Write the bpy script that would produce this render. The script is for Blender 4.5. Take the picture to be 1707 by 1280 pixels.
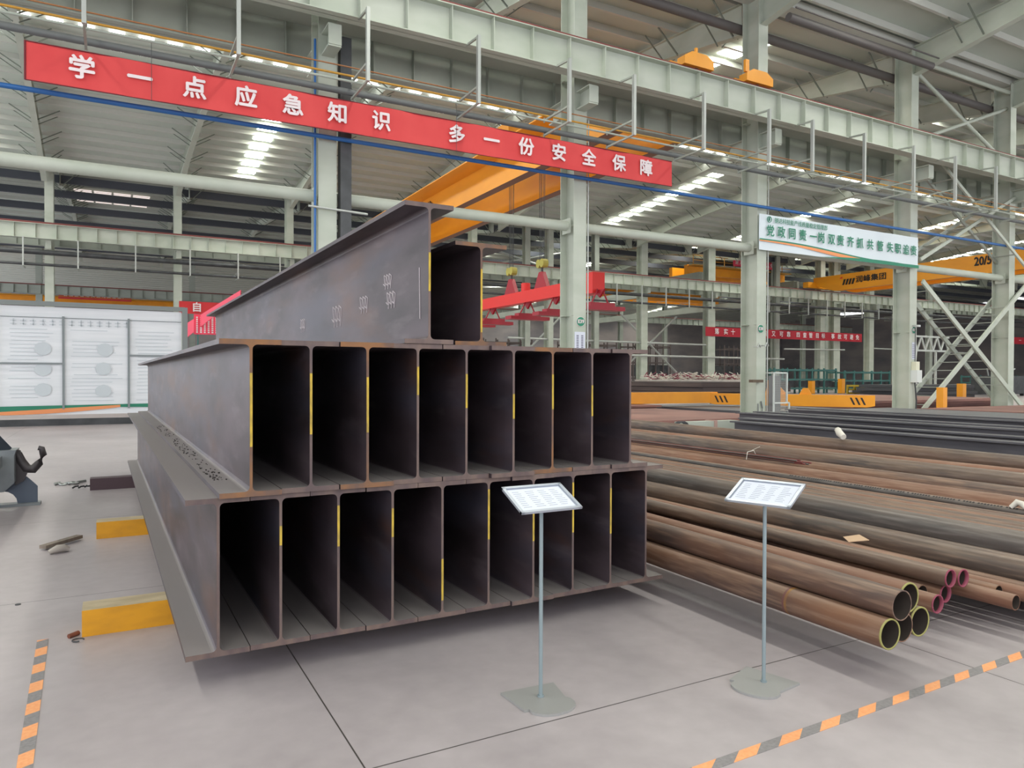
import bpy, math, random
from mathutils import Vector, Matrix
random.seed(7)
S = bpy.context.scene
COL = S.collection
for o in list(bpy.data.objects): bpy.data.objects.remove(o)

# ------------------------------------------------------------------ camera
YAW, PITCH, ROLL, F_PX, EYE = .5010, -.0108, .003, 1211.0, 1.556
cd = bpy.data.cameras.new('camera'); cam = bpy.data.objects.new('camera', cd); COL.objects.link(cam)
cd.sensor_fit = 'HORIZONTAL'; cd.sensor_width = 36.0; cd.lens = 36.0 * F_PX / 1707.0
cd.clip_end = 400
fw = Vector((math.sin(YAW)*math.cos(PITCH), math.cos(YAW)*math.cos(PITCH), math.sin(PITCH)))
rt = Vector((math.cos(YAW), -math.sin(YAW), 0)); up = rt.cross(fw)
r2 = math.cos(ROLL)*rt + math.sin(ROLL)*up; u2 = -math.sin(ROLL)*rt + math.cos(ROLL)*up
m = Matrix((r2, u2, -fw)).transposed().to_4x4(); m.translation = (0, 0, EYE)
cam.matrix_world = m
S.camera = cam

# ------------------------------------------------------------------ view, daylight
S.view_settings.view_transform = 'Standard'; S.view_settings.look = 'None'
S.view_settings.gamma = 1; S.view_settings.use_curve_mapping = False
S.view_settings.exposure = 0.29
W = bpy.data.worlds.new('daylight'); S.world = W; W.use_nodes = True
bg = W.node_tree.nodes['Background']; bg.inputs[0].default_value = (.93, .94, 1, 1); bg.inputs[1].default_value = 2.0
SKYLIGHT = 32.0      # brightness of the translucent roof strips
def area(name, loc, sx, sy, power, color=(1, 1, 1), rot=(0, 0, 0)):
    l = bpy.data.lights.new(name, 'AREA'); l.shape = 'RECTANGLE'; l.size = sx; l.size_y = sy; l.energy = power; l.color = color
    o = bpy.data.objects.new(name, l); COL.objects.link(o); o.location = loc; o.rotation_euler = rot; return o

# ------------------------------------------------------------------ materials
def lin(c): return tuple((x/255/12.92 if x/255 <= .04045 else ((x/255+.055)/1.055)**2.4) for x in c) + (1,)
MATS = {}
def mat(name, rgb, rough=.6, metal=0.0, rgb2=None, scale=(4, 4, 4), detail=4, contrast=(.35, .65), emit=0, bump=0, spec=.5):
    if name in MATS: return MATS[name]
    M = bpy.data.materials.new(name); M.use_nodes = True; nt = M.node_tree; b = nt.nodes['Principled BSDF']
    b.inputs['Base Color'].default_value = lin(rgb); b.inputs['Roughness'].default_value = rough; b.inputs['Metallic'].default_value = metal
    b.inputs['Specular IOR Level'].default_value = spec
    if rgb2:
        tc = nt.nodes.new('ShaderNodeTexCoord'); mp = nt.nodes.new('ShaderNodeMapping'); mp.inputs['Scale'].default_value = scale
        nz = nt.nodes.new('ShaderNodeTexNoise'); nz.inputs['Scale'].default_value = 1; nz.inputs['Detail'].default_value = detail
        oi = nt.nodes.new('ShaderNodeObjectInfo'); ad = nt.nodes.new('ShaderNodeVectorMath'); ad.operation = 'ADD'
        mu = nt.nodes.new('ShaderNodeVectorMath'); mu.operation = 'SCALE'; mu.inputs['Scale'].default_value = 37.0
        cx = nt.nodes.new('ShaderNodeCombineXYZ')
        for k in range(3): nt.links.new(oi.outputs['Random'], cx.inputs[k])
        nt.links.new(cx.outputs[0], mu.inputs[0]); nt.links.new(tc.outputs['Object'], mp.inputs[0])
        nt.links.new(mp.outputs[0], ad.inputs[0]); nt.links.new(mu.outputs[0], ad.inputs[1]); nt.links.new(ad.outputs[0], nz.inputs['Vector'])
        rp = nt.nodes.new('ShaderNodeValToRGB'); rp.color_ramp.elements[0].position = contrast[0]; rp.color_ramp.elements[1].position = contrast[1]
        rp.color_ramp.elements[0].color = lin(rgb); rp.color_ramp.elements[1].color = lin(rgb2)
        nt.links.new(nz.outputs['Fac'], rp.inputs[0]); nt.links.new(rp.outputs[0], b.inputs['Base Color'])
        if bump:
            bp = nt.nodes.new('ShaderNodeBump'); bp.inputs['Strength'].default_value = bump; bp.inputs['Distance'].default_value = .01
            nt.links.new(nz.outputs['Fac'], bp.inputs['Height']); nt.links.new(bp.outputs[0], b.inputs['Normal'])
    if emit:
        b.inputs['Emission Color'].default_value = lin(rgb); b.inputs['Emission Strength'].default_value = emit
    MATS[name] = M; return M

def dusty(M, color, amount):
    nt = M.node_tree; b = nt.nodes['Principled BSDF']; src = b.inputs['Base Color'].links[0].from_socket
    g = nt.nodes.new('ShaderNodeNewGeometry'); sp = nt.nodes.new('ShaderNodeSeparateXYZ'); nt.links.new(g.outputs['True Normal'], sp.inputs[0])
    mr = nt.nodes.new('ShaderNodeMapRange'); mr.inputs['From Min'].default_value = .55; mr.inputs['From Max'].default_value = .98; mr.inputs['To Max'].default_value = amount
    nt.links.new(sp.outputs[2], mr.inputs['Value'])
    mx = nt.nodes.new('ShaderNodeMix'); mx.data_type = 'RGBA'; mx.inputs['B'].default_value = lin(color)
    nt.links.new(mr.outputs[0], mx.inputs['Factor']); nt.links.new(src, mx.inputs['A']); nt.links.new(mx.outputs['Result'], b.inputs['Base Color'])

def floor_material():
    M = bpy.data.materials.new('polished_concrete'); M.use_nodes = True; nt = M.node_tree; N = nt.nodes; b = N['Principled BSDF']
    tc = N.new('ShaderNodeTexCoord'); sp = N.new('ShaderNodeSeparateXYZ'); nt.links.new(tc.outputs['Object'], sp.inputs[0])
    def math_(op, a, bv=None):
        n = N.new('ShaderNodeMath'); n.operation = op
        for k, v in ((0, a), (1, bv)):
            if v is None: continue
            if isinstance(v, (int, float)): n.inputs[k].default_value = v
            else: nt.links.new(v, n.inputs[k])
        return n.outputs[0]
    def groove(ax, off, per):
        t = math_('DIVIDE', math_('SUBTRACT', sp.outputs[ax], off), per)
        d = math_('ABSOLUTE', math_('SUBTRACT', math_('FRACT', math_('ADD', t, .5)), .5))
        return math_('LESS_THAN', math_('MULTIPLY', d, per), .0035)
    g = math_('MAXIMUM', groove(0, .868, 3.17), groove(1, 2.775, 3.16))
    def noise(scale, detail=5, vec=None):
        n = N.new('ShaderNodeTexNoise'); n.inputs['Scale'].default_value = scale; n.inputs['Detail'].default_value = detail
        nt.links.new(vec or tc.outputs['Object'], n.inputs['Vector']); return n.outputs['Fac']
    mp = N.new('ShaderNodeMapping'); mp.inputs['Scale'].default_value = (1, .18, 1); mp.inputs['Rotation'].default_value = (0, 0, .5)
    nt.links.new(tc.outputs['Object'], mp.inputs[0])
    n1 = noise(.8, 2); n2 = noise(9, 2); n3 = noise(2.2, 3, mp.outputs[0])
    mixf = math_('ADD', math_('ADD', math_('MULTIPLY', n1, .55), math_('MULTIPLY', n2, .25)), math_('MULTIPLY', n3, .2))
    rp = N.new('ShaderNodeValToRGB'); e = rp.color_ramp.elements
    e[0].position = .3; e[0].color = lin((150, 142, 144)); e[1].position = .7; e[1].color = lin((178, 170, 172))
    nt.links.new(mixf, rp.inputs[0])
    mx = N.new('ShaderNodeMix'); mx.data_type = 'RGBA'; nt.links.new(g, mx.inputs['Factor']); nt.links.new(rp.outputs[0], mx.inputs['A'])
    mx.inputs['B'].default_value = lin((70, 66, 64)); nt.links.new(mx.outputs['Result'], b.inputs['Base Color'])
    ro = math_('ADD', math_('MULTIPLY', n3, .1), .33); nt.links.new(ro, b.inputs['Roughness'])
    return M

def tape_material(phase, period, duty, slant, axis):
    M = bpy.data.materials.new('hazard_tape_%s' % axis); M.use_nodes = True; nt = M.node_tree; N = nt.nodes; b = N['Principled BSDF']
    tc = N.new('ShaderNodeTexCoord'); sp = N.new('ShaderNodeSeparateXYZ'); nt.links.new(tc.outputs['Object'], sp.inputs[0])
    a, c = (0, 1) if axis == 'x' else (1, 0)
    def mth(op, x, y):
        n = N.new('ShaderNodeMath'); n.operation = op
        for k, v in ((0, x), (1, y)):
            if isinstance(v, (int, float)): n.inputs[k].default_value = v
            else: nt.links.new(v, n.inputs[k])
        return n.outputs[0]
    t = mth('ADD', sp.outputs[a], mth('MULTIPLY', sp.outputs[c], slant))
    t = mth('DIVIDE', mth('SUBTRACT', t, phase), period); n = N.new('ShaderNodeMath'); n.operation = 'FRACT'; nt.links.new(t, n.inputs[0])
    st = mth('LESS_THAN', n.outputs[0], duty)
    nz = N.new('ShaderNodeTexNoise'); nz.inputs['Scale'].default_value = 60; nt.links.new(tc.outputs['Object'], nz.inputs['Vector'])
    r1 = N.new('ShaderNodeValToRGB'); r1.color_ramp.elements[0].color = lin((226, 142, 84)); r1.color_ramp.elements[1].color = lin((240, 176, 124))
    r2_ = N.new('ShaderNodeValToRGB'); r2_.color_ramp.elements[0].color = lin((108, 105, 106)); r2_.color_ramp.elements[1].color = lin((150, 146, 146))
    nt.links.new(nz.outputs['Fac'], r1.inputs[0]); nt.links.new(nz.outputs['Fac'], r2_.inputs[0])
    mx = N.new('ShaderNodeMix'); mx.data_type = 'RGBA'; nt.links.new(st, mx.inputs['Factor']); nt.links.new(r2_.outputs[0], mx.inputs['A']); nt.links.new(r1.outputs[0], mx.inputs['B'])
    nt.links.new(mx.outputs['Result'], b.inputs['Base Color']); b.inputs['Roughness'].default_value = .6
    return M

def pipe_material(name, base, spot, streak, rough=.5):
    M = bpy.data.materials.new(name); M.use_nodes = True; nt = M.node_tree; N = nt.nodes; b = N['Principled BSDF']
    tc = N.new('ShaderNodeTexCoord'); oi = N.new('ShaderNodeObjectInfo')
    def layer(scale, sc, detail, lo, hi):
        mp = N.new('ShaderNodeMapping'); mp.inputs['Scale'].default_value = scale; nt.links.new(tc.outputs['Object'], mp.inputs[0])
        nz = N.new('ShaderNodeTexNoise'); nz.noise_dimensions = '4D'; nz.inputs['Scale'].default_value = sc; nz.inputs['Detail'].default_value = detail
        nt.links.new(mp.outputs[0], nz.inputs['Vector']); mu = N.new('ShaderNodeMath'); mu.operation = 'MULTIPLY'; mu.inputs[1].default_value = 50
        nt.links.new(oi.outputs['Random'], mu.inputs[0]); nt.links.new(mu.outputs[0], nz.inputs['W'])
        mr = N.new('ShaderNodeMapRange'); mr.inputs['From Min'].default_value = lo; mr.inputs['From Max'].default_value = hi; nt.links.new(nz.outputs['Fac'], mr.inputs['Value']); return mr.outputs[0]
    big = layer((1, .35, 1), 2.2, 4, .38, .62); fine = layer((1, .08, 1), 38, 3, .45, .75)
    m1 = N.new('ShaderNodeMix'); m1.data_type = 'RGBA'; m1.inputs['A'].default_value = lin(base); m1.inputs['B'].default_value = lin(spot); nt.links.new(big, m1.inputs['Factor'])
    m2 = N.new('ShaderNodeMix'); m2.data_type = 'RGBA'; m2.inputs['B'].default_value = lin(streak); nt.links.new(m1.outputs['Result'], m2.inputs['A']); nt.links.new(fine, m2.inputs['Factor'])
    nt.links.new(m2.outputs['Result'], b.inputs['Base Color']); b.inputs['Roughness'].default_value = rough; b.inputs['Metallic'].default_value = .15
    MATS[name] = M; return M

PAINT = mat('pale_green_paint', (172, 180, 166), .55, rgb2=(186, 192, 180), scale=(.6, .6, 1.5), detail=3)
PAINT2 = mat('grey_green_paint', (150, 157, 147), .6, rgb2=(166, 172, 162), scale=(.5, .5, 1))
GALV = mat('galvanised_tube', (176, 180, 176), .4, .4)
ROOF = mat('roof_sheet', (178, 188, 178), .6, rgb2=(192, 200, 190), scale=(.2, .05, 1))
PURL = mat('purlin_steel', (190, 192, 184), .6)
DARKM = mat('dark_steel', (58, 60, 62), .5, .3, rgb2=(76, 78, 80), scale=(2, 2, 2))
REDRAIL = mat('red_brown_rail', (120, 62, 58), .6)
SKY = mat('translucent_skylight', (255, 255, 244), .5, emit=SKYLIGHT)
SKY2 = mat('ridge_skylight', (255, 252, 248), .5, emit=5)
HB = mat('mill_scale_steel', (44, 36, 39), .44, .15, rgb2=(86, 74, 80), scale=(5, 1.1, 3.4), detail=10, contrast=(.32, .7), bump=.1)
def rusty(M, color, lo, hi, amt, sc):
    nt = M.node_tree; b = nt.nodes['Principled BSDF']; src = b.inputs['Base Color'].links[0].from_socket
    tc = nt.nodes.new('ShaderNodeTexCoord'); mp = nt.nodes.new('ShaderNodeMapping'); mp.inputs['Scale'].default_value = sc
    oi = nt.nodes.new('ShaderNodeObjectInfo'); mu = nt.nodes.new('ShaderNodeMath'); mu.operation = 'MULTIPLY'; mu.inputs[1].default_value = 80
    nz = nt.nodes.new('ShaderNodeTexNoise'); nz.noise_dimensions = '4D'; nz.inputs['Scale'].default_value = 1; nz.inputs['Detail'].default_value = 6
    nt.links.new(oi.outputs['Random'], mu.inputs[0]); nt.links.new(mu.outputs[0], nz.inputs['W']); nt.links.new(tc.outputs['Object'], mp.inputs[0]); nt.links.new(mp.outputs[0], nz.inputs['Vector'])
    mr = nt.nodes.new('ShaderNodeMapRange'); mr.inputs['From Min'].default_value = lo; mr.inputs['From Max'].default_value = hi; mr.inputs['To Max'].default_value = amt
    nt.links.new(nz.outputs['Fac'], mr.inputs['Value']); mx = nt.nodes.new('ShaderNodeMix'); mx.data_type = 'RGBA'; mx.inputs['B'].default_value = lin(color)
    nt.links.new(mr.outputs[0], mx.inputs['Factor']); nt.links.new(src, mx.inputs['A']); nt.links.new(mx.outputs['Result'], b.inputs['Base Color'])
rusty(HB, (104, 68, 44), .55, .72, .6, (3, .8, 2.2)); rusty(HB, (72, 74, 88), .5, .68, .6, (5, .5, 3.1)); rusty(HB, (112, 102, 106), .56, .75, .5, (22, 2.4, 9))
dusty(HB, (142, 136, 134), .85)
HBEND = mat('cut_steel_edge', (88, 74, 74), .55, .2, rgb2=(112, 94, 86), scale=(14, 14, 5), detail=6)
RUSTEDGE = mat('rusty_edge', (94, 76, 70), .7, .1, rgb2=(134, 94, 60), scale=(9, 9, 6))
YMARK = mat('yellow_marker_paint', (158, 134, 60), .7, rgb2=(196, 166, 56), scale=(40, 40, 14))
YBLOCK = mat('yellow_block_paint', (214, 150, 12), .5, rgb2=(190, 132, 20), scale=(5, 5, 12), detail=6, contrast=(.4, .8))
YTOP = mat('worn_block_top', (188, 172, 140), .6, rgb2=(166, 150, 120), scale=(6, 12, 3))
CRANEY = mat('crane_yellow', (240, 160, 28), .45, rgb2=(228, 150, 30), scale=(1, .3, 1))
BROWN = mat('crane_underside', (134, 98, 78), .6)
RED = mat('spreader_red', (222, 44, 38), .45)
MAROON = mat('magnet_red', (160, 28, 44), .45)
BAN = mat('red_banner_cloth', (204, 60, 62), .7, rgb2=(212, 70, 70), scale=(1.2, 1, .6))
WHITE = mat('white_lettering', (226, 214, 216), .7)
BLUE = mat('blue_pipe_paint', (36, 96, 160), .4)
YTUBE = mat('yellow_conduit', (190, 140, 50), .5)
GREY = mat('grey_stand_paint', (132, 146, 150), .45, .1)
ALU = mat('anodised_aluminium', (176, 182, 192), .35, .5)
PAPER = mat('white_paper', (206, 211, 224), .6)
INK = mat('faint_grey_print', (130, 138, 158), .7)
GREEN = mat('green_print', (40, 128, 100), .6)
ORANGE = mat('orange_print', (232, 150, 96), .6)
BOARD = mat('white_fabric_board', (226, 230, 233), .8, rgb2=(236, 239, 242), scale=(.5, .5, 9))
PINKP = mat('magenta_end_paint', (140, 62, 82), .6)
YGREEN = mat('yellow_green_end_paint', (150, 146, 84), .6)
RUSTA = pipe_material('rust_brown_pipe', (88, 72, 66), (130, 92, 68), (146, 118, 98))
RUSTB = pipe_material('orange_rust_pipe', (116, 82, 66), (140, 98, 76), (154, 124, 104), .6)
RUSTC = pipe_material('grey_brown_pipe', (80, 72, 68), (112, 90, 76), (130, 112, 98), .42)
RUSTG = pipe_material('dark_grey_pipe', (78, 76, 76), (98, 88, 82), (120, 114, 110), .4)
for m_ in (RUSTA, RUSTB, RUSTC, RUSTG): dusty(m_, (150, 132, 118), .22)
INNER = mat('pipe_bore', (58, 50, 44), .8)
BACKW = mat('dark_far_cladding', (128, 126, 130), .8, rgb2=(160, 152, 150), scale=(.15, .15, .4))
REDPL = mat('red_brown_plate', (120, 84, 78), .7, rgb2=(146, 104, 94), scale=(.6, .6, .6))
GREYPL = mat('blue_grey_plate', (86, 88, 94), .5, .2, rgb2=(108, 108, 112), scale=(.7, .3, 1))
TEAL = mat('teal_rack_paint', (56, 104, 100), .6)
CARTM = mat('blue_grey_cart_paint', (108, 114, 118), .45, .1, rgb2=(124, 130, 132), scale=(3, 3, 3))
WOOD = mat('grey_wood', (140, 128, 116), .8, rgb2=(112, 102, 92), scale=(20, 4, 4))
RAG = mat('white_rag', (216, 212, 202), .9)
PALE = mat('pale_white_paint', (196, 202, 198), .6)
CHALK = mat('chalk_marks', (190, 182, 186), .9)

# ------------------------------------------------------------------ mesh builder
class MB:
    def __init__(s): s.v = []; s.f = []; s.m = []; s.sm = []
    def add(s, vs, fs, mi=0, smooth=False):
        n = len(s.v); s.v += [tuple(p) for p in vs]
        for f in fs: s.f.append([i+n for i in f]); s.m.append(mi); s.sm.append(smooth)
    def box(s, x0, x1, y0, y1, z0, z1, mi=0, top=None):
        s.add([(x0,y0,z0),(x1,y0,z0),(x1,y1,z0),(x0,y1,z0),(x0,y0,z1),(x1,y0,z1),(x1,y1,z1),(x0,y1,z1)],
              [(3,2,1,0),(0,1,5,4),(1,2,6,5),(2,3,7,6),(3,0,4,7)], mi)
        n = len(s.v)-8; s.f.append([n+4,n+5,n+6,n+7]); s.m.append(mi if top is None else top); s.sm.append(False)
        return s
    def frame(s, a, b):
        a, b = Vector(a), Vector(b); d = (b-a).normalized(); h = Vector((0,0,1)) if abs(d.z) < .95 else Vector((1,0,0))
        x = d.cross(h).normalized(); return a, b, x, x.cross(d).normalized()
    def bar(s, a, b, w, h=None, mi=0):
        h = h or w; a, b, x, z = s.frame(a, b); o = [(-1,-1),(1,-1),(1,1),(-1,1)]
        vs = [p + x*sx*w/2 + z*sz*h/2 for p in (a, b) for sx, sz in o]
        s.add(vs, [(0,1,2,3),(7,6,5,4),(0,4,5,1),(1,5,6,2),(2,6,7,3),(3,7,4,0)], mi); return s
    def tube(s, pts, r, n=10, mi=0, caps=True):
        rings = []; P = [Vector(p) for p in pts]
        for i, p in enumerate(P):
            d = (P[min(i+1, len(P)-1)] - P[max(i-1, 0)]).normalized(); h = Vector((0,0,1)) if abs(d.z) < .95 else Vector((1,0,0))
            x = d.cross(h).normalized(); z = x.cross(d); rr = r[i] if isinstance(r, (list, tuple)) else r
            rings.append([p + (x*math.cos(2*math.pi*k/n) + z*math.sin(2*math.pi*k/n))*rr for k in range(n)])
        vs = [q for g in rings for q in g]
        fs = [(i*n+k, i*n+(k+1) % n, (i+1)*n+(k+1) % n, (i+1)*n+k) for i in range(len(P)-1) for k in range(n)]
        s.add(vs, fs, mi, True)
        if caps: s.add(rings[0], [tuple(range(n-1, -1, -1))], mi); s.add(rings[-1], [tuple(range(n))], mi)
        return s
    def hollow(s, y0, y1, r, wall, n=32, segs=6, mi=0, mi_in=1, mi_end=0, mid=None, sag=0):
        # pipe along local y with an open, cut end at both sides
        vs = []; ys = [y0 + (y1-y0)*i/segs for i in range(segs+1)]
        for y in ys: vs += [(r*math.cos(2*math.pi*k/n), y, r*math.sin(2*math.pi*k/n)) for k in range(n)]
        s.add(vs, [(i*n+(k+1) % n, i*n+k, (i+1)*n+k, (i+1)*n+(k+1) % n) for i in range(segs) for k in range(n)], mi, True)
        ri = r-wall; vs = []
        for y in (y0, y1): vs += [(ri*math.cos(2*math.pi*k/n), y, ri*math.sin(2*math.pi*k/n)) for k in range(n)]
        s.add(vs, [(k, (k+1) % n, n+(k+1) % n, n+k) for k in range(n)], mi_in, True)
        for y, sg in ((y0, 1), (y1, -1)):
            vs = [(q*math.cos(2*math.pi*k/n), y, q*math.sin(2*math.pi*k/n)) for q in (ri, r) for k in range(n)]
            s.add(vs, [((k, (k+1) % n, n+(k+1) % n, n+k) if sg < 0 else (n+k, n+(k+1) % n, (k+1) % n, k)) for k in range(n)], mi_end)
        return s
    def prism(s, outline, axis, a, b, mi=0, cap=None, smooth=False):
        def put(p, t): return (t, p[0], p[1]) if axis == 'x' else ((p[0], t, p[1]) if axis == 'y' else (p[0], p[1], t))
        n = len(outline); vs = [put(p, a) for p in outline] + [put(p, b) for p in outline]
        s.add(vs, [(k, (k+1) % n, n+(k+1) % n, n+k) for k in range(n)], mi, smooth)
        s.add(vs[:n], [tuple(range(n-1, -1, -1))], mi if cap is None else cap); s.add(vs[n:], [tuple(range(n))], mi if cap is None else cap); return s
    def mesh(s, name, mats):
        me = bpy.data.meshes.new(name); me.from_pydata(s.v, [], s.f)
        for q in (mats if isinstance(mats, (list, tuple)) else [mats]): me.materials.append(q)
        me.polygons.foreach_set('material_index', s.m); me.polygons.foreach_set('use_smooth', s.sm); me.update(); return me
    def build(s, name, mats, parent=None, label=None, cat=None, group=None, kind=None, loc=None, rot=None):
        o = bpy.data.objects.new(name, s.mesh(name, mats)); COL.objects.link(o)
        if parent: o.parent = parent
        if loc: o.location = loc
        if rot: o.rotation_euler = rot
        return tag(o, label, cat, group, kind)
def tag(o, label=None, cat=None, group=None, kind=None):
    for k, v in (('label', label), ('category', cat), ('group', group), ('kind', kind)):
        if v: o[k] = v
    return o
def empty(name, loc=(0, 0, 0), rot=(0, 0, 0), label=None, cat=None, group=None):
    o = bpy.data.objects.new(name, None); COL.objects.link(o); o.location = loc; o.rotation_euler = rot
    o.empty_display_size = .1; return tag(o, label, cat, group)
def copy_tree(o, parent=None):
    c = o.copy(); COL.objects.link(c); c.parent = parent
    for ch in [x for x in bpy.data.objects if x.parent == o]: copy_tree(ch, c)
    return c
def struct(name, mb, mats): return mb.build(name, mats, kind='structure')
def lettering(name, items, material, parent, bold=.012, depth=.004, label=None):
    """items: (text, x, y, size, sx) laid out in the x-z plane of the parent, facing -y."""
    vs, fs = [], []
    dg = None
    for (txt, x, z, size, sx, skew) in items:
        cu = bpy.data.curves.new('t', 'FONT'); cu.body = txt; cu.size = size; cu.align_x = 'CENTER'; cu.align_y = 'CENTER'
        cu.offset = .004*size; cu.extrude = depth/2; cu.resolution_u = 3
        t = bpy.data.objects.new('t', cu); COL.objects.link(t); bpy.context.view_layer.update()
        me = bpy.data.meshes.new_from_object(t.evaluated_get(bpy.context.evaluated_depsgraph_get()))
        bb = bold*size*.9
        for kk, (kx, kz) in enumerate(((0, 0), (bb, 0), (-bb, 0), (0, bb), (0, -bb)) if bold > .011 else ((0, 0),)):
            n = len(vs)
            for v in me.vertices: vs.append((x + v.co.x*sx + skew*v.co.y + kx, -v.co.z - depth - kk*.002, z + v.co.y + kz))
            for p in me.polygons: fs.append([i+n for i in p.vertices])
        bpy.data.objects.remove(t); bpy.data.curves.remove(cu); bpy.data.meshes.remove(me)
    me = bpy.data.meshes.new(name); me.from_pydata(vs, [], fs); me.materials.append(material); me.update()
    o = bpy.data.objects.new(name, me); COL.objects.link(o); o.parent = parent
    return tag(o, label)

# ------------------------------------------------------------------ hall
X0, X1, Y0, Y1 = -24, 150, -18, 130
struct('floor', MB().box(X0, X1, Y0, Y1, -.1, 0), floor_material())
BAYS = [(-18.3, 18.7), (18.7, 55.6), (55.6, 92.6), (92.6, 129.6)]
EAVE, RISE = 15.3, 1.55
def zroof(y):
    for a, b in BAYS:
        if a <= y <= b: return EAVE + RISE*(1 - abs(y-(a+b)/2)/((b-a)/2))
    return EAVE
COLX = [-10.8, -3.1, 4.72, 12.35, 20.06, 28.82, 36.2, 43.8, 51.4, 59, 66.6, 74.2, 81.8, 89.4, 97, 104.6, 112.2]
roof = MB()
for a, b in BAYS:
    mdl = (a+b)/2
    for y0, y1 in ((a, mdl), (mdl, b)):
        z0, z1 = zroof(y0), zroof(y1)
        roof.add([(X0,y0,z0),(X1,y0,z0),(X1,y1,z1),(X0,y1,z1),(X0,y0,z0+.06),(X1,y0,z0+.06),(X1,y1,z1+.06),(X0,y1,z1+.06)],
                 [(0,3,2,1),(4,5,6,7),(0,1,5,4),(3,7,6,2)], 0)
        n = 12
        for k in range(n):
            y = y0 + (y1-y0)*(k+.5)/n; z = zroof(y)
            roof.box(X0, X1, y-.035, y+.035, z-.24, z-.0, 1); roof.box(X0, X1, y-.035, y+.085, z-.26, z-.24, 1)
    # valley gutter
    roof.box(X0, X1, b-.35, b+.35, EAVE-.35, EAVE-.02, 1)
ceil = struct('ceiling', roof, [ROOF, PURL])
walls = MB().box(X0, X1, Y1-.3, Y1, 0, 16); struct('wall_back', walls, BACKW)
struct('wall_right', MB().box(X1-.3, X1, 0, Y1, 0, 16), BACKW)

# rafters: one steel frame beam per column line and bay
ti = 0
def rafter(x, a, b, dx=0):
    global ti; ti += 1
    mb = MB(); n = 12; ys = [a + (b-a)*i/n for i in range(n+1)]
    def dep(y):
        t = min(abs(y-a), abs(b-y)); return .62 + .5*max(0, 1 - t/6.0)
    for i in range(n):
        p, q = ys[i], ys[i+1]; zt, zu = zroof(p)-.27, zroof(q)-.27; zb, zc = zt-dep(p), zu-dep(q)
        xa = x + dx*(p-a)/(b-a); xb = x + dx*(q-a)/(b-a)
        mb.add([(xa-.008,p,zb),(xb-.008,q,zc),(xb-.008,q,zu),(xa-.008,p,zt),(xa+.008,p,zb),(xb+.008,q,zc),(xb+.008,q,zu),(xa+.008,p,zt)], [(0,1,2,3),(7,6,5,4)])
        for za, zz in ((zt, zu), (zb, zc)):
            mb.add([(xa-.15,p,za-.02),(xb-.15,q,zz-.02),(xb+.15,q,zz-.02),(xa+.15,p,za-.02),(xa-.15,p,za),(xb-.15,q,zz),(xb+.15,q,zz),(xa+.15,p,za)],
                   [(3,2,1,0),(4,5,6,7),(0,1,5,4),(2,3,7,6)])
        # fly braces down from the purlins to the lower flange
        for sg in (-1, 1):
            mb.bar((xa+sg*.1, p+.3, zb+.02), (xa+sg*1.15, p+.3, zt+.05), .05, mi=1); mb.bar((xa+sg*.1, p+1.1, zb+.02), (xa+sg*1.15, p+1.1, zt+.05), .04, mi=1)
    struct('trim_%d' % ti, mb, [PAINT, mat('brace_grey', (112, 120, 110), .6)])
for i, x in enumerate(COLX): rafter(x, 19.3, 55.2, -.8 if x < 14 else 0)
for i, x in enumerate(COLX[:9]): rafter(x, -17.9, 18.3)
for i, x in enumerate(COLX): rafter(x, 56, 92.2)

# translucent roof strips running across the bays, and lit panes along the ridge
wi = 0
for x in (-7.6, 7.5, 23.2, 38.8, 54.5, 70.2, 85.9, 101.5):
    for bi, (a, b) in enumerate(BAYS):
        if bi == 0 and x > 60 or bi > 1 and x < 20: continue
        mdl = (a+b)/2
        for y0, y1 in ((a+1.2, mdl-1.2), (mdl+1.2, b-1.2)):
            wi += 1; z0, z1 = zroof(y0)-.03, zroof(y1)-.03
            q = MB(); half = (b-a)/2; h0 = a if y0 < mdl else mdl
            for k in range(12):
                ya, yb = h0 + half*(k-.5+.27)/12 , h0 + half*(k+.5-.22)/12
                if ya < y0 or yb > y1: continue
                q.add([(x,ya,zroof(ya)-.03),(x+1.05,ya,zroof(ya)-.03),(x+1.05,yb,zroof(yb)-.03),(x,yb,zroof(yb)-.03)], [(0,3,2,1)])
            struct('window_%d' % wi, q, SKY)
for yy, x_end in ((36.2, 120), (38.1, 120)):
    wi += 1; q = MB(); x = X0+2
    while x < x_end:
        z = zroof(yy)-.28; q.box(x, x+.6, yy-.17, yy+.17, z-.03, z); x += 1.15
    struct('window_%d' % wi, q, SKY2)

for y in (59.6, 65, 71):
    wi += 1; q = MB()
    for k in range(4):
        for dy in (0, .5): z = zroof(y)-.28; q.box(-2.7+k*1.35, -1.5+k*1.35, y+dy, y+dy+.3, z-.02, z)
    struct('window_%d' % wi, q, mat('dull_roof_pane', (226, 212, 206), .5, emit=.8))
q = MB()
for y in (57.0, 61.6, 67, 73.5, 80, 87): q.box(X0, X1, y, y+.25, 14.35, 14.85)
ti += 1; struct('trim_%d' % ti, q, mat('dark_roof_beam', (66, 70, 78), .6))

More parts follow.
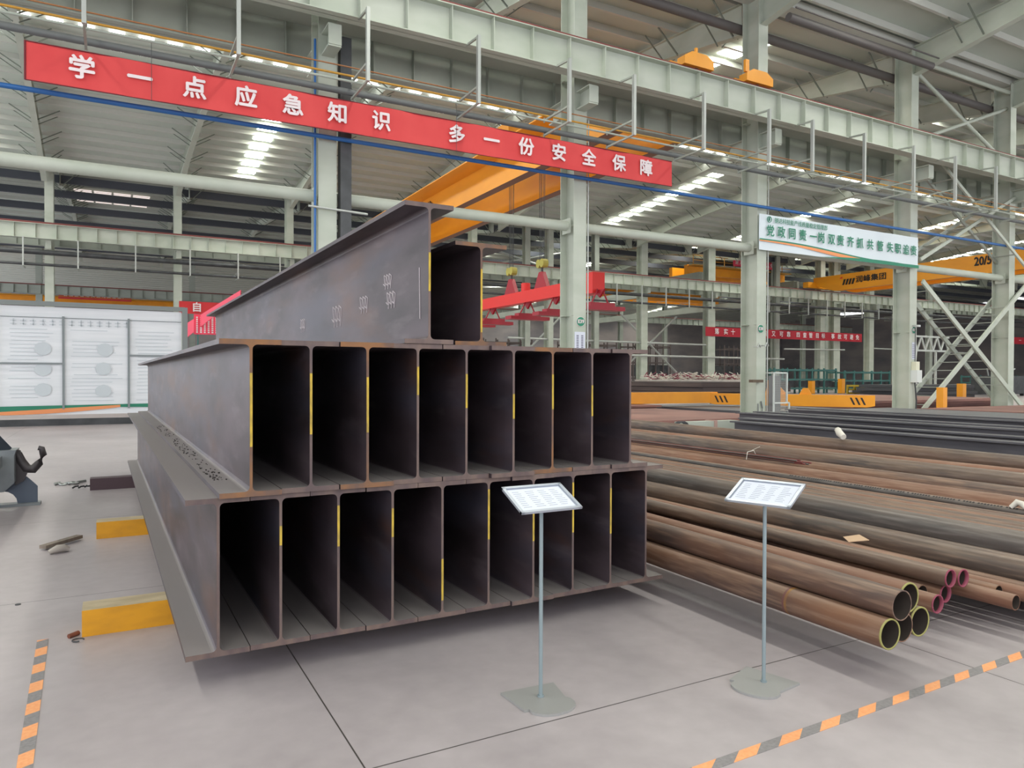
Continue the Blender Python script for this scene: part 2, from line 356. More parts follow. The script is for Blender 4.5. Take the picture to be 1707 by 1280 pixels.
# ------------------------------------------------------------------ columns
def steel_column(x, y, w, d, h, label, group=None, corbel=True, cap=True, mtl=None):
    t = empty('steel_column', (x, y, 0), label=label, cat='column', group=group)
    mb = MB(); mb.box(-w/2, w/2, 0, .025, 0, h); mb.box(-w/2, w/2, d-.025, d, 0, h); mb.box(-.01, .01, .025, d-.025, 0, h)
    mb.build('shaft', mtl or PAINT, t)
    MB().box(-w/2-.12, w/2+.12, -.12, d+.12, 0, .03).build('base_plate', mtl or PAINT, t)
    if corbel:
        c = MB(); 
        for s0, s1 in ((-.68, 0), (d, d+.8)):
            c.box(-.16, .16, s0, s1, 10.07, 10.1); c.box(-.16, .16, s0, s1, 9.55, 9.59); c.box(-.01, .01, s0, s1, 9.59, 10.07)
        c.box(-.16, .16, -.7, -.68, 9.59, 10.07)
        c.build('corbel', mtl or PAINT, t)
    if cap:
        q = MB()
        for z in (3.4, 6.1, 10.6): q.box(-w/2, w/2, .025, .2, z, z+.02); q.box(-w/2, w/2, d-.2, d-.025, z, z+.02)
        q.build('stiffener', mtl or PAINT, t)
    return t
names1 = {-10.8: 'pale green steel column standing out at the far left end of the row', -3.1: 'pale green steel column left of the red banner end',
  4.72: 'pale green steel column behind the red banner, with a dark post beside it', 12.35: 'pale green column with round sign rising behind the stacked beams',
  20.06: 'pale green column standing at the grey beams, white mesh cage at its foot', 28.82: 'pale green column at right end of the white banner, with electric boxes',
  36.2: 'pale green column at the right picture edge, foot of the lattice braces'}
cols = {}
for x in COLX[1:]:
    if x > 60: break
    cols[x] = steel_column(x, 18.3, .46, .75, 15.0, names1.get(x, 'pale green column further along the near row, beyond the right picture edge'), None if x in names1 else 'near row columns past the picture edge')
def round_sign(col, txt, dx, z, r=.14):
    t = MB(); n = 24
    t.prism([(r*math.cos(2*math.pi*k/n), r*math.sin(2*math.pi*k/n)) for k in range(n)], 'y', -.03, -.004, 0)
    o = t.build('round_sign', GREEN, col, label='green round sign'); o.location = (dx, 0, z)
    q = MB(); q.prism([((r+.012)*math.cos(2*math.pi*k/n), (r+.012)*math.sin(2*math.pi*k/n)) for k in range(n)], 'y', -.02, -.002, 0); q.build('rim', WHITE, o)
    lettering('lettering', [(txt, 0, 0, .15, 1, 0)], WHITE, o, .03).location = (0, -.03, 0)
round_sign(cols[12.35], 'E39', .02, 3.21); round_sign(cols[20.06], 'E38', -.06, 3.25); round_sign(cols[28.82], 'E37', .02, 3.5)
def notice(col, dx, z0, z1, w):
    p = MB().box(-w/2, w/2, -.012, -.003, z0, z1).build('notice', PAPER, col, label='white paper notice'); p.location = (dx, 0, 0)
    q = MB()
    for cx in (-w*.22, w*.22):
        for k in range(8): q.box(cx-.04, cx+.04, -.014, -.012, z1-.1-k*(z1-z0-.12)/8-.03, z1-.1-k*(z1-z0-.12)/8)
    q.build('printed_lines', mat('dark_print', (110, 110, 130), .8), p)
notice(cols[12.35], 0, 2.38, 2.9, .38); notice(cols[28.82], .05, 2.3, 3.0, .26)
# boxes and conduits on the columns
c = cols[28.82]
MB().box(-.16, .18, -.28, 0, 1.35, 1.85).build('electric_box', mat('white_box', (206, 212, 208), .5), c)
MB().box(-.1, .14, -.2, 0, 1.85, 2.2).build('switch_box', mat('cream_box', (214, 214, 190), .5), c)
MB().tube([(.02,-.08,3.6),(.02,-.08,2.2)], .018).tube([(.02,-.08,1.35),(.1,-.1,.6),(.05,-.1,0)], .03).build('conduit', DARKM, c)
MB().box(-.06, .1, -.25, 0, 3.62, 3.7).build('lamp_bracket', GALV, c)
c = cols[20.06]
MB().box(-.62, -.1, -.2, -.02, 1.36, 1.46).build('clamp_bracket', mat('dark_brown_steel', (90, 76, 60), .6), c)
for dx, zz in ((-.4, 2.62), (-.02, 2.66)):
    MB().tube([(dx, -.02, zz), (dx, -.24, zz)], .022).tube([(dx-.06,-.24,zz-.05),(dx,-.26,zz+.09),(dx+.08,-.26,zz-.02)], .03).build('cable_hook', GALV, c)
MB().bar((-.18,-.04,.62),(-.18,-.04,.1),.025).bar((-.05,-.05,.7),(.02,-.05,.45),.035).bar((.02,-.05,.45),(0,-.05,.1),.02).build('chain', mat('chain_steel', (120, 124, 124), .5, .5), c)
for x in (12.35, 20.06):
    MB().tube([(.27,-.03,9.3),(.27,-.03,0)], .022).build('conduit', GALV, cols[x])
MB().tube([(-.33,-.06,9.9),(-.33,-.06,3.4)], .03).build('blue_drop_pipe', BLUE, cols[4.72])
MB().tube([(-.5,-.1,5.75),(1.0,-.1,5.7)], .03).build('side_bar', GALV, cols[4.72])
MB().box(5.02, 5.3, 18.2, 18.45, 3.2, 10.1).build('hanging_post', DARKM, label='dark steel post hanging beside the column under the red banner', cat='post')

# second row of columns and background columns
for x in (-3.65, 3.9, 11.5, 19.1, 26.7, 34.3):
    steel_column(x, 55.4, .5, .8, 15, 'pale green column of the second row, crossing the far crane girder on the left' , 'second row columns', True, False)
for x, y, w, h, lab in [(44.9, 55.4, .75, 15, 'broad pale column behind the dark beam stacks, right of the near column with round sign'),
    (53.6, 55.4, .95, 15, 'broad pale column left of the column with the mesh cage'), (70.5, 55.4, .75, 15, 'pale column crossing the long narrow red banner in the background'),
    (74.0, 56.2, 1.1, 15, 'thick grey column right of the pale one crossing the narrow red banner'), (79.2, 55.4, .8, 15, 'pale column at the right end of the narrow red banner')]:
    steel_column(x, y, w, .8, h, lab, None, True, False)
for x, y, w in [(39.3, 55.4, .5), (31.9, 55.4, .5), (62.0, 56.5, .45), (64.5, 56.5, .6), (66.0, 58.4, .9), (52.0, 92, .6), (60.5, 92, .6), (70, 92, .6), (79, 92, .6), (101, 92, .8), (112, 92, .8), (122, 80, .8), (90, 70, .6), (100, 70, .7), (49, 80, .5), (33, 92, .6), (42, 92, .6), (24, 92, .6), (8, 92, .6), (-7, 92, .6), (85, 56, .5), (92, 56, .6)]:
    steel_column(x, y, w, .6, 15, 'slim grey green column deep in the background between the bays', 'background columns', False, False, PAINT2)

# ------------------------------------------------------------------ crane runways
def runway(y, x0, x1, label, near=-1, mtl=PAINT, rail=True, zt=11.05, zb=10.12, pitch=1.2, grp=None):
    t = empty('runway_girder', (0, y, 0), label=label, cat='crane girder', group=grp)
    g = MB(); g.box(x0, x1, -.008, .008, zb, zt); g.box(x0, x1, -.2, .2, zb, zb+.025); g.box(x0, x1, -.22, .22, zt-.025, zt); x = x0
    while x < x1: g.box(x, x+.02, -.19, .19, zb+.02, zt-.02); x += pitch
    g.build('girder', mtl, t)
    if rail: MB().box(x0, x1, -.16, .1, zt, zt+.03).box(x0, x1, -.04, .04, zt+.03, zt+.14).build('crane_rail', REDRAIL, t)
    return t
runway(17.3, -14, 62, 'long pale crane girder with red rail across the top, nearest one')
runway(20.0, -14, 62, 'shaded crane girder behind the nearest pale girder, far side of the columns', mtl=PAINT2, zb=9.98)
MB().box(-14, 62, 17.53, 18.16, 10.9, 10.94).build('walkway_plate', PAINT2, label='steel walkway plate between the nearest crane girder and the columns', cat='walkway')
MB().box(-14, 62, 19.1, 19.77, 10.9, 10.94).build('walkway_plate', PAINT2, label='steel walkway plate between the columns and the shaded girder', cat='walkway')
runway(54.5, -20, 125, 'far pale crane girder running behind the stacked beams, ribbed web', pitch=1.12)
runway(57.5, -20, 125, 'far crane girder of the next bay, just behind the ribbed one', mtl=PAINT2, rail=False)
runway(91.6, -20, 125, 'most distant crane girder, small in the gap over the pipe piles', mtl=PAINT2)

def hanging_frame(x, y, sgn=1, label='galvanised bracket hanging under the near girder', grp='hanging brackets under near girder', top=10.08, bot=8.42):
    t = empty('hanging_bracket', (x, y, 0), label=label, cat='bracket', group=grp)
    MB().bar((0,0,bot-.02),(0,0,top+.03),.1,.08).build('post', GALV, t)
    MB().bar((0,.02,top),(0,.72,top+.06),.05).build('top_arm', PAINT2, t)
    a = MB()
    for z in (bot+.42, bot): a.bar((0,.02,z),(0,1.32,z),.05,.05); 
    a.bar((0,1.3,bot-.06),(0,1.3,bot+.1),.03); a.bar((0,1.3,bot+.36),(0,1.3,bot+.5),.03)
    a.build('arm', PAINT2, t)
    return t
xs = [-.5, 2.35, 5.19, 8.05, 10.77, 12.96, 15.6, 18.38, 20.42, 23.1, 25.93, 28.56, 31.38, 34.2, 37]
place = ['first', 'second', 'third', 'fourth', 'fifth', 'sixth', 'seventh', 'eighth', 'ninth', 'tenth', 'eleventh', 'twelfth', 'thirteenth', 'fourteenth', 'fifteenth']
fr = None
for i, x in enumerate(xs):
    if fr is None: o = fr = hanging_frame(x, 16.5)
    else: o = copy_tree(fr); o.location = (x, 16.5, 0)
    o['label'] = 'galvanised bracket hanging under the near girder, %s from the left' % place[i]
fr2 = None
for i, x in enumerate([-8, -4.9, -1.99, 1.25, 4.53, 7.6, 10.44, 13.5, 34.5, 37.4, 40.3, 43.2, 46.1, 49, 52, 60, 63, 66, 69, 72, 75, 78, 81, 84]):
    if fr2 is None: o = fr2 = hanging_frame(x, 53.7, grp='hanging brackets under far girder', top=10.04, bot=8.3)
    else: o = copy_tree(fr2); o.location = (x, 53.7, 0)
    o['label'] = 'small galvanised bracket hanging under the far ribbed girder'
MB().tube([(-12,17.74,8.55),(48,17.74,8.55)], .085, 8).build('conductor_bar', mat('mid_grey_bar', (104, 108, 108), .5), label='thick grey conductor bar on the hanging frames, above the red banner', cat='conductor bar')
MB().tube([(-12,17.0,8.52),(48,17.0,8.52)], .03, 8).build('conductor_bar', PAINT2, label='thin pale bar on the hanging frames beside the thick grey one', cat='conductor bar')
MB().tube([(-12,17.6,8.9),(48,17.6,8.9)], .028, 8).build('conduit', YTUBE, label='thin yellow conduit running over the grey conductor bar', cat='conduit')
MB().tube([(-12,17.3,8.98),(48,17.3,8.98)], .018, 8).build('conduit', mat('orange_brown', (150, 100, 60), .6), label='thin brown conduit beside the yellow one', cat='conduit')
for yy, zz, r in ((53.9, 8.43, .09), (54.3, 9.25, .16)):
    MB().tube([(-20,yy,zz),(110,yy,zz)], r, 8).build('conductor_bar', DARKM, label='dark bar under the far ribbed girder, %s' % ('lower one' if zz < 9 else 'upper thicker one'), cat='conductor bar')
MB().tube([(-12,18.1,7.47),(48,18.1,7.5)], .055, 10).build('blue_pipe', BLUE, label='long blue pipe under the red banner, crossing the hall', cat='pipe')
tx = [-10.8, -3.1, 4.72, 12.35, 20.06, 28.82, 36.2, 43.8]
for k in range(1, 7):
    MB().tube([(tx[k]+.25,18.67,6.1+.01*k),(tx[k+1]-.25,18.67,6.11+.01*k)], .15, 14).box(tx[k]+.235, tx[k]+.255, 18.45, 18.9, 5.9, 6.35).box(tx[k+1]-.255, tx[k+1]-.235, 18.45, 18.9, 5.9, 6.35).build('tie_pipe', PAINT, label='thick pale tie pipe between near columns, %s' % ['crossing the left edge of the picture', 'behind the top stacked beam and the yellow crane', 'from the signed column to the caged column', 'under the white banner', 'crossing the yellow 20/5t crane', 'beyond the right edge'][k-1], cat='pipe')
DUCT = mat('dark_brown_pipe', (92, 88, 86), .6)
MB().tube([(-12,19.3,14.15),(48,19.3,14.15)], .17, 10).build('ceiling_pipe', DUCT, label='dark thick pipe running through the column tops, upper right', cat='pipe')
MB().tube([(20.4,17.5,13.95),(28.6,17.5,13.95)], .15, 10).tube([(20.4,17.2,14.15),(28.6,17.2,14.15)], .03, 6).build('ceiling_pipe', DUCT, label='dark pipe just above the thick one at the column tops, upper right', cat='pipe')

# ------------------------------------------------------------------ banners
def cloth(w, h, wave=.03, nx=40, nz=4, ph=0):
    mb = MB(); vs = []
    for j in range(nz+1):
        for i in range(nx+1):
            x = w*i/nx; z = h*j/nz; vs.append((x, wave*math.sin(x*2.3+ph)+wave*.5*math.sin(x*5.1+z*3), z))
    k = nx+1; fs = [(j*k+i, j*k+i+1, (j+1)*k+i+1, (j+1)*k+i) for j in range(nz) for i in range(nx)]
    mb.add(vs, fs, 0, True); n = len(vs)
    mb.add([(x, y+.008, z) for x, y, z in vs], [tuple(reversed(f)) for f in fs], 0, True); return mb
t = empty('red_banner', (-1.56, 17.6, 7.5), label='long red banner with large white characters hung across the hall', cat='banner')
cloth(16.88, .78, .015).build('cloth', BAN, t)
MB().tube([(0,0,.78),(16.88,0,.78)], .012, 6).tube([(0,0,0),(16.88,0,0)], .012, 6).tube([(0,0,0),(0,0,.78)], .02, 6).build('rope', mat('maroon_cord', (110, 30, 40), .7), t)
lettering('lettering', [(c_, x_, .385, .5, 1.0, 0) for c_, x_ in zip('学一点应急知识多一份安全保障', [.99, 2.06, 3.14, 4.22, 5.27, 6.33, 7.43, 9.49, 10.52, 11.6, 12.67, 13.7, 14.79, 15.81])], WHITE, t, .03).location = (0, -.05, 0)
MB().tube([(0,0,7.45),(0,0,8.5),(0,.09,8.88)], .006, 6).build('hanging_wire', DARKM, label='thin wire hanging from the conduit across the red banner, left one', cat='wire', loc=(.72, 17.5, 0))
MB().tube([(0,0,7.45),(0,0,8.5),(0,.09,8.88)], .006, 6).build('hanging_wire', DARKM, label='thin wire hanging from the conduit across the red banner, right one', cat='wire', loc=(7.9, 17.5, 0))

t = empty('white_banner', (19.72, 18.12, 6.0), label='white banner with green characters and a green and orange wave', cat='banner')
W_, H_ = 9.1, 1.25
cloth(W_, H_, .012, 30, 4).build('cloth', mat('white_banner_cloth', (214, 224, 230), .7), t)
def wave_band(fn0, fn1, w, y, n=40):
    mb = MB(); vs = [(w*i/n, y, fn0(i/n)) for i in range(n+1)] + [(w*i/n, y, fn1(i/n)) for i in range(n+1)]
    mb.add(vs, [(i, i+1, n+2+i, n+1+i) for i in range(n)]); mb.add([(a, b_+.002, c_) for a, b_, c_ in vs], [(n+1+i, n+2+i, i+1, i) for i in range(n)]); return mb
f1 = lambda u: .3 - .33*u + .05*math.sin(u*6.3-1)+.04
wave_band(lambda u: max(.0, .3-.42*u+.04*math.sin(u*9)), lambda u: .34-.30*u+.05*math.sin(u*7), W_, -.03).build('orange_wave', ORANGE, t)
wave_band(lambda u: .34-.30*u+.05*math.sin(u*7), lambda u: .39-.30*u+.05*math.sin(u*7), W_, -.032).build('green_wave', GREEN, t)
wave_band(lambda u: 0, lambda u: max(0, .14*math.sin(max(0, u-.35)/.65*2.6)), W_, -.036).build('green_corner', GREEN, t)
lettering('lettering', [(c_, x_, .66, .42, .95, 0) for c_, x_ in zip('党政同责一岗双责齐抓共管失职追责', [.5, 1.05, 1.6, 2.16, 2.72, 3.15, 3.72, 4.23, 4.8, 5.36, 5.97, 6.58, 7.2, 7.7, 8.22, 8.72])], GREEN, t, .015).location = (0, -.05, 0)
lettering('small_lettering', [('钢达科技能产线质量稳定管理部', 2.1, 1.06, .2, 1, 0)], GREEN, t, .01).location = (0, -.05, 0)
q = MB(); n = 20
for k in range(n):
    a, b_ = 2*math.pi*k/n, 2*math.pi*(k+1)/n; q.bar((.45+.1*math.cos(a), -.05, 1.08+.1*math.sin(a)), (.45+.1*math.cos(b_), -.05, 1.08+.1*math.sin(b_)), .02)
q.bar((.45,-.05,1.03),(.45,-.05,1.15),.05,.02); q.build('emblem', GREEN, t)

def small_banner(x, y, z, w, h, text, xs_, size, label, m=BAN, rot=(0, 0, 0)):
    t = empty('red_banner', (x, y, z), rot, label=label, cat='banner'); cloth(w, h, .02, 24, 2).build('cloth', m, t)
    if text: lettering('lettering', [(c_, u, h/2, size, 1, 0) for c_, u in zip(text, xs_)], WHITE, t, .02).location = (0, -.06, 0)
    return t
small_banner(52.7, 55.34, 5.7, 24.6, .95, '落实十全又可靠四查管目标事故可避免', [1.49, 2.74, 3.75, 8.57, 9.75, 10.95, 12.08, 13.6, 14.67, 15.64, 16.73, 17.74, 19.37, 20.51, 21.56, 22.62, 23.69], .62, 'long narrow dark red banner with white characters in the background on the right', mat('dark_red_cloth', (170, 26, 44), .7))
small_banner(3.96, 55.34, 5.85, 7.5, .85, '自力', [1.13, 5.0], .7, 'red banner with one white character above the fabric board', mat('bright_red_cloth', (196, 44, 48), .7))
small_banner(103.5, 54.6, 6.2, 8, .95, '质量第一', [1.2, 3, 4.8, 6.6], .6, 'short red banner seen through the lattice braces at the right edge', mat('dark_red_cloth', (170, 26, 44), .7))
small_banner(-5.54, 97.04, 10.2, 7.35, .95, '百强企业落实公司安全生产', [.7+.54*k for k in range(12)], .42, 'small red banner on the distant yellow crane, above the fabric board', BAN)
# pink red banner receding beside the fabric board
t = empty('red_banner', (3.6, 45.9, 0), (0, 0, -math.pi/2), label='pink red banner with white characters receding beside the fabric board', cat='banner')
PINKB = mat('pink_red_cloth', (232, 70, 96), .7)
mb = MB(); mb.add([(0,0,3.65),(21,0,4.15),(21,0,4.32),(0,0,4.5)], [(0,1,2,3)]); mb.add([(0,.02,3.65),(21,.02,4.15),(21,.02,4.32),(0,.02,4.5)], [(3,2,1,0)]); mb.build('cloth', PINKB, t)
tb = empty('notice_banner', (3.1, 37.5, 0), label='pink red notice board of white vertical lines behind the stacked beams', cat='banner')
MB().box(.22, 1.4, 0, .03, 3.5, 4.45).build('cloth', PINKB, tb)
q = MB()
for i in range(6):
    for k in range(8): q.box(.32+i*.17, .4+i*.17, -.012, 0, 4.34-k*.1-.07, 4.34-k*.1)
q.build('printed_lines', WHITE, tb); MB().bar((1.3,.05,0),(1.3,.05,3.5),.06).bar((.4,.05,0),(.4,.05,3.5),.06).build('leg', TEAL, tb)

# ------------------------------------------------------------------ fabric board at left
t = empty('fabric_board', (-3.15, 26.3, 0), label='large white fabric board seen from behind in a grey frame', cat='board')
cloth(5.05, 3.3, .004, 12, 2).build('cloth', BOARD, t).location = (.05, 0, .33)
MB().bar((0,-.03,.1),(0,-.03,3.78),.14).bar((5.2,-.03,.1),(5.2,-.03,3.78),.16).bar((0,-.03,3.72),(5.2,-.03,3.72),.14).build('frame', mat('frame_grey', (128, 134, 132), .5, .2), t)
MB().box(-1, 5.3, -.1, .1, 0, .2).build('base_beam', DARKM, t)
MB().bar((1.78,-.04,.5),(1.78,-.04,3.35),.06).bar((3.56,-.04,.5),(3.56,-.04,3.35),.06).bar((.15,-.04,1.9),(1.78,-.04,1.9),.05).bar((3.56,-.04,2.18),(5.15,-.04,2.18),.05).bar((.1,-.03,3.3),(5.1,-.03,3.3),.02).build('rib', mat('rib_grey', (132, 140, 142), .6), t)
wave_band(lambda u: .42+.12*math.sin(u*2.6), lambda u: .6+.05*u, 5.0, -.05).build('green_wave', GREEN, t).location = (.12, 0, 0)
wave_band(lambda u: .34+.2*u*u, lambda u: .44+.17*u, 3.2, -.055).build('orange_wave', ORANGE, t).location = (.12, 0, 0)
q = MB(); rnd = random.Random(3)
for (xa, xb) in ((.35, 1.55), (1.95, 3.4), (3.75, 5.0)):
    for k in range(20):
        z = 2.95 - k*.115
        if rnd.random() < .85: q.box(xa+rnd.random()*.1, xb-rnd.random()*.5, -.03, -.025, z-.018, z)
for k in range(13): # large title strokes, reversed and unreadable from behind
    x = .42+k*.25; q.box(x, x+.16, -.03, -.025, 3.18, 3.2); q.box(x, x+.16, -.03, -.025, 3.08, 3.1); q.box(x+.07, x+.1, -.03, -.025, 3.05, 3.25)
for cx, cz in ((1.25, 2.35), (1.25, 1.72), (1.25, 1.1), (2.9, 2.35), (2.85, 1.75), (2.85, 1.05)):
    q.prism([(cx+.22*math.cos(a*.5236), cz+.2*math.sin(a*.5236)) for a in range(12)], 'y', -.034, -.03)
q.build('faint_print', mat('show_through_print', (204, 212, 216), .8), t)

# ------------------------------------------------------------------ crane over the second bay
def text_on_side(parent, txt, y, z, size, material, x=-.02, squeeze=1, bold=.02):
    o = lettering('lettering', [(txt, 0, 0, size, squeeze, 0)], material, parent, bold); o.location = (x, y, z); o.rotation_euler = (0, 0, -math.pi/2); return o
BLACKT = mat('black_lettering', (34, 30, 28), .6)
t = empty('overhead_crane', (0, 0, 0), label='yellow overhead crane with two girders hanging over the beam stack', cat='crane')
for x in (16.35, 19.3):
    g = MB(); zb = 10.75; zt = 12.15
    o = [(18.9, zb+.55), (21, zb), (52.2, zb), (54.2, zb+.55), (54.2, zt), (18.9, zt)]
    g.prism([(a, b_) for a, b_ in o], 'x', x, x+.5, 0)
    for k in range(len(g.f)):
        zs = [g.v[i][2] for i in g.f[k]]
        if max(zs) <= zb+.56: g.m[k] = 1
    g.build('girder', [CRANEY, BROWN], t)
for y in (17.3, 54.5):
    e = MB()
    for a in (15.4, 18.05): MB().prism([(a, 11.2), (a+1.2, 11.2), (a+1.2, 11.45), (a+.9, 11.62), (a+.3, 11.62), (a, 11.45)], 'y', y-.17, y+.17).build('end_carriage', CRANEY, t)
    w = MB()
    for x in (16.0, 18.65): w.prism([(x+.14*math.cos(k*.5236), 11.32+.14*math.sin(k*.5236)) for k in range(12)], 'y', y-.06, y+.06)
    w.build('wheel', DARKM, t)
MB().bar((16.1,17.4,11.6),(16.1,17.4,11.9),.08).build('buffer', CRANEY, t); MB().bar((18.3,17.4,11.6),(18.3,17.4,12.0),.1,.16).build('buffer', CRANEY, t)
MB().box(16.5, 19.6, 29, 31.6, 12.3, 12.7).box(16.2, 17.2, 30.0, 31.5, 12.7, 13.5).build('trolley', CRANEY, t)
MB().tube([(16.3,32.4,12.9),(18.9,32.4,12.9)], .42, 14).build('hoist_drum', DARKM, t)
text_on_side(t, '1N-10t', 40.4, 11.55, .75, BLACKT, 16.33, .75)
MB().box(15.2, 16.3, 20, 54, 12.05, 12.1).build('walkway', CRANEY, t)

# red spreader with lifting magnets, hung from the crane on wire ropes
t = empty('spreader_beam', (17.1, 0, 0), label='red lifting spreader with a row of magnet plates hanging from the crane', cat='spreader')
MB().box(-.22, .22, 24.2, 36, 5.02, 5.56).build('main_beam', RED, t)
MB().box(-.3, .3, 24.0, 25.2, 4.9, 5.75).build('end_box', RED, t)
for y in (28.4, 31.3):
    MB().prism([(y-.6, 5.5), (y+.6, 5.5), (y+.14, 6.3), (y-.14, 6.3)], 'x', -.1, .1).build('lifting_lug', MAROON, t)
    hk = MB(); hk.tube([(0,y,6.2),(0,y,6.5)], .05, 8)
    hk.build('hook', DARKM, t)
    bl = MB()
    for s in (-.1, .1): bl.prism([(y+s*1.6+.17*math.cos(k*.5236), 6.68+.2*math.sin(k*.5236)) for k in range(12)], 'x', -.14, .14)
    bl.build('hook_block', mat('dull_yellow', (168, 160, 70), .5), t)
    rp = MB()
    for s in (-.22, -.12, .05, .16, .27): rp.tube([(0,y+s*.8,6.8),(.1*s,y+s*1.2,12.2)], .012, 5)
    rp.build('wire_rope', DARKM, t)
MB().tube([(0,29.9,5.55),(0,29.9,5.95)], .22, 12).build('motor', RED, t)
for i, y in enumerate((23.9, 27.2, 29.7, 33.3, 35.3)):
    mg = MB(); mg.box(-1.05, 1.05, y-.28, y+.28, 4.2, 4.36); mg.box(-.6, .6, y-.2, y+.2, 4.36, 4.5); mg.build('magnet_plate', MAROON, t)
    ch = MB()
    for sx in (-.4, .4): ch.bar((sx,y,4.5),(sx*.3,y,5.05),.05)
    ch.prism([(y-.35, 5.03), (y+.35, 5.03), (y, 4.72)], 'x', -.05, .05); ch.build('suspension', MAROON, t)

# 20/5t crane to the right
t = empty('overhead_crane', (67.4, 0, 0), label='yellow crane girder marked 20/5t seen between the columns at right', cat='crane')
g = MB(); g.prism([(19.5, 11.4), (21.5, 10.75), (51.5, 10.75), (54.2, 11.6), (54.2, 12.4), (19.5, 12.5)], 'x', 0, .6); g.build('girder', CRANEY, t)
MB().prism([(19.5, 11.4), (21.5, 10.75), (51.5, 10.75), (54.2, 11.6), (54.2, 12.3), (19.5, 12.4)], 'x', 3, 3.6).build('girder', CRANEY, t)
MB().box(-1.2, 4.8, 53.9, 54.6, 11.3, 11.9).box(-1.2, 4.8, 18.8, 19.7, 11.3, 11.9).build('end_carriage', CRANEY, t)
text_on_side(t, '20/5t', 36.3, 11.85, 1.05, BLACKT, -.03, .8, .03)
text_on_side(t, '润峰集团', 47.3, 11.62, .72, BLACKT, -.03, 1.2, .02)
q = MB()
for k in range(4): q.add([(-.03, 50.6-k*.36, 11.25), (-.03, 50.35-k*.36, 11.25), (-.03, 50.15-k*.36, 11.85), (-.03, 50.4-k*.36, 11.85)], [(0,1,2,3)])
q.build('emblem', BLACKT, t); MB().prism([(50.9, 11.95), (50.6, 11.95), (50.55, 12.12), (50.75, 12.12)], 'x', -.035, -.03).build('emblem_dot', RED, t)
# distant cranes whose girders run along the hall
def far_crane(x0, x1, y, z, label):
    t = empty('overhead_crane', (0, y, 0), label=label, cat='crane')
    for dy in (0, 2.4): MB().box(x0, x1, dy, dy+.5, z, z+1.0).build('girder', CRANEY, t)
    r = MB(); x = x0
    while x < x1: r.bar((x,-.9,z+.9),(x,-.9,z+1.9),.06); x += 1.5
    r.bar((x0,-.9,z+1.9),(x1,-.9,z+1.9),.06); r.bar((x0,-.9,z+1.4),(x1,-.9,z+1.4),.05); r.box(x0, x1, -1, 0, z+.85, z+.92); r.build('railing', YTUBE, t)
far_crane(-22, 9, 98, 9.6, 'distant yellow crane stretching low over the fabric board at far left')
far_crane(54, 69, 59.5, 12.6, 'distant yellow crane with railing seen left of the white banner')
for xx, zz in ((54.3, 12.6), (68.7, 12.6), (46, 10.1), (62.6, 10.1)):
    MB().box(xx-.25, xx+.25, 57.3 if zz < 12 else 57.7, 91.3, zz-.7, zz).box(xx-.15, xx+.15, 57.35, 57.75, 9.5 if zz < 12 else 11.05, zz-.1).build('cross_girder', PAINT2, label='grey girder carrying a distant yellow crane, %s one of the four' % {54.3: 'second from left', 68.7: 'rightmost', 46: 'leftmost', 62.6: 'third from left'}[xx], cat='crane girder')
far_crane(45.5, 63, 64, 10.1, 'distant yellow crane below the pale girder, right of the red spreader')
small_banner(59.5, 58.3, 13.7, 7.0, .8, '进入堆垛请注意行人安全', [.5+.6*k for k in range(11)], .5, 'small pink red banner on the distant crane under the white banner', PINKB)

# ------------------------------------------------------------------ stacked H-beams
J = .0122; cj, sj = math.cos(J), math.sin(J)
ORD = ['leftmost', 'second from left', 'third from left', 'fourth from left', 'fifth from left', 'fifth from right', 'fourth from right', 'third from right', 'second from right', 'rightmost']
def h_profile(H, B, tw, tf, r=.024):
    def quarter(cx, cz, a0): return [(cx + r*math.cos(math.radians(a0+k*22.5)), cz + r*math.sin(math.radians(a0+k*22.5))) for k in range(5)]
    P = [(-B/2, 0), (B/2, 0), (B/2, tf)]
    P += [(x, z) for x, z in reversed(quarter(tw/2+r, tf+r, 180))]
    P += [(x, z) for x, z in reversed(quarter(tw/2+r, H-tf-r, 90))]
    P += [(B/2, H-tf), (B/2, H), (-B/2, H), (-B/2, H-tf)]
    P += [(x, z) for x, z in reversed(quarter(-tw/2-r, H-tf-r, 0))]
    P += [(x, z) for x, z in reversed(quarter(-tw/2-r, tf+r, 270))]
    P += [(-B/2, tf)]
    return P
def fan_caps(mb, P, y, flip, mi):
    # split the I outline into two flanges and the web so the cut end is made of clean faces
    vs = [(x, y, z) for x, z in P]
    lows = list(range(0, 8)) + list(range(22, 28)); webp = [7, 8, 21, 22]; ups = list(range(8, 22))
    for g in (lows, webp, ups):
        mb.add([vs[i] for i in g], [tuple(range(len(g))) if not flip else tuple(reversed(range(len(g))))], mi)
def h_beam_mesh(H, B, tw, tf, L, seg=4):
    P = h_profile(H, B, tw, tf); n = len(P); mb = MB(); vs = []
    for i in range(seg+1): vs += [(x, L*i/seg, z) for x, z in P]
    mb.add(vs, [(i*n+(k+1) % n, i*n+k, (i+1)*n+k, (i+1)*n+(k+1) % n) for i in range(seg) for k in range(n)], 0)
    return mb, P
def h_beam(name, x, y, z, H, B, L, label, cat='steel beam', group=None, rz=J, tw=.014, tf=.026, mark=None, ry=0, mats=None, rust=False):
    t = empty(name, (x, y, z), (0, ry, rz), label=label, cat=cat, group=group)
    mb, P = h_beam_mesh(H, B, tw, tf, L); mb.build('body', (mats or HB), t)
    for yy, fl in ((-.0006, False), (L+.0006, True)):
        e = MB(); fan_caps(e, P, yy, fl, 0); e.build('cut_end', RUSTEDGE if rust else (mats or HBEND), t)
    if mark: MB().box(-.006, .0062, -.003, -.0006, mark[0], mark[1]).build('paint_mark', YMARK, t, label='yellow paint stripe on the cut web')
    return t
def stack_at(x, y): return (x*cj - y*sj, x*sj + y*cj)
ZB = .158; HH = .789; LB = 9.35
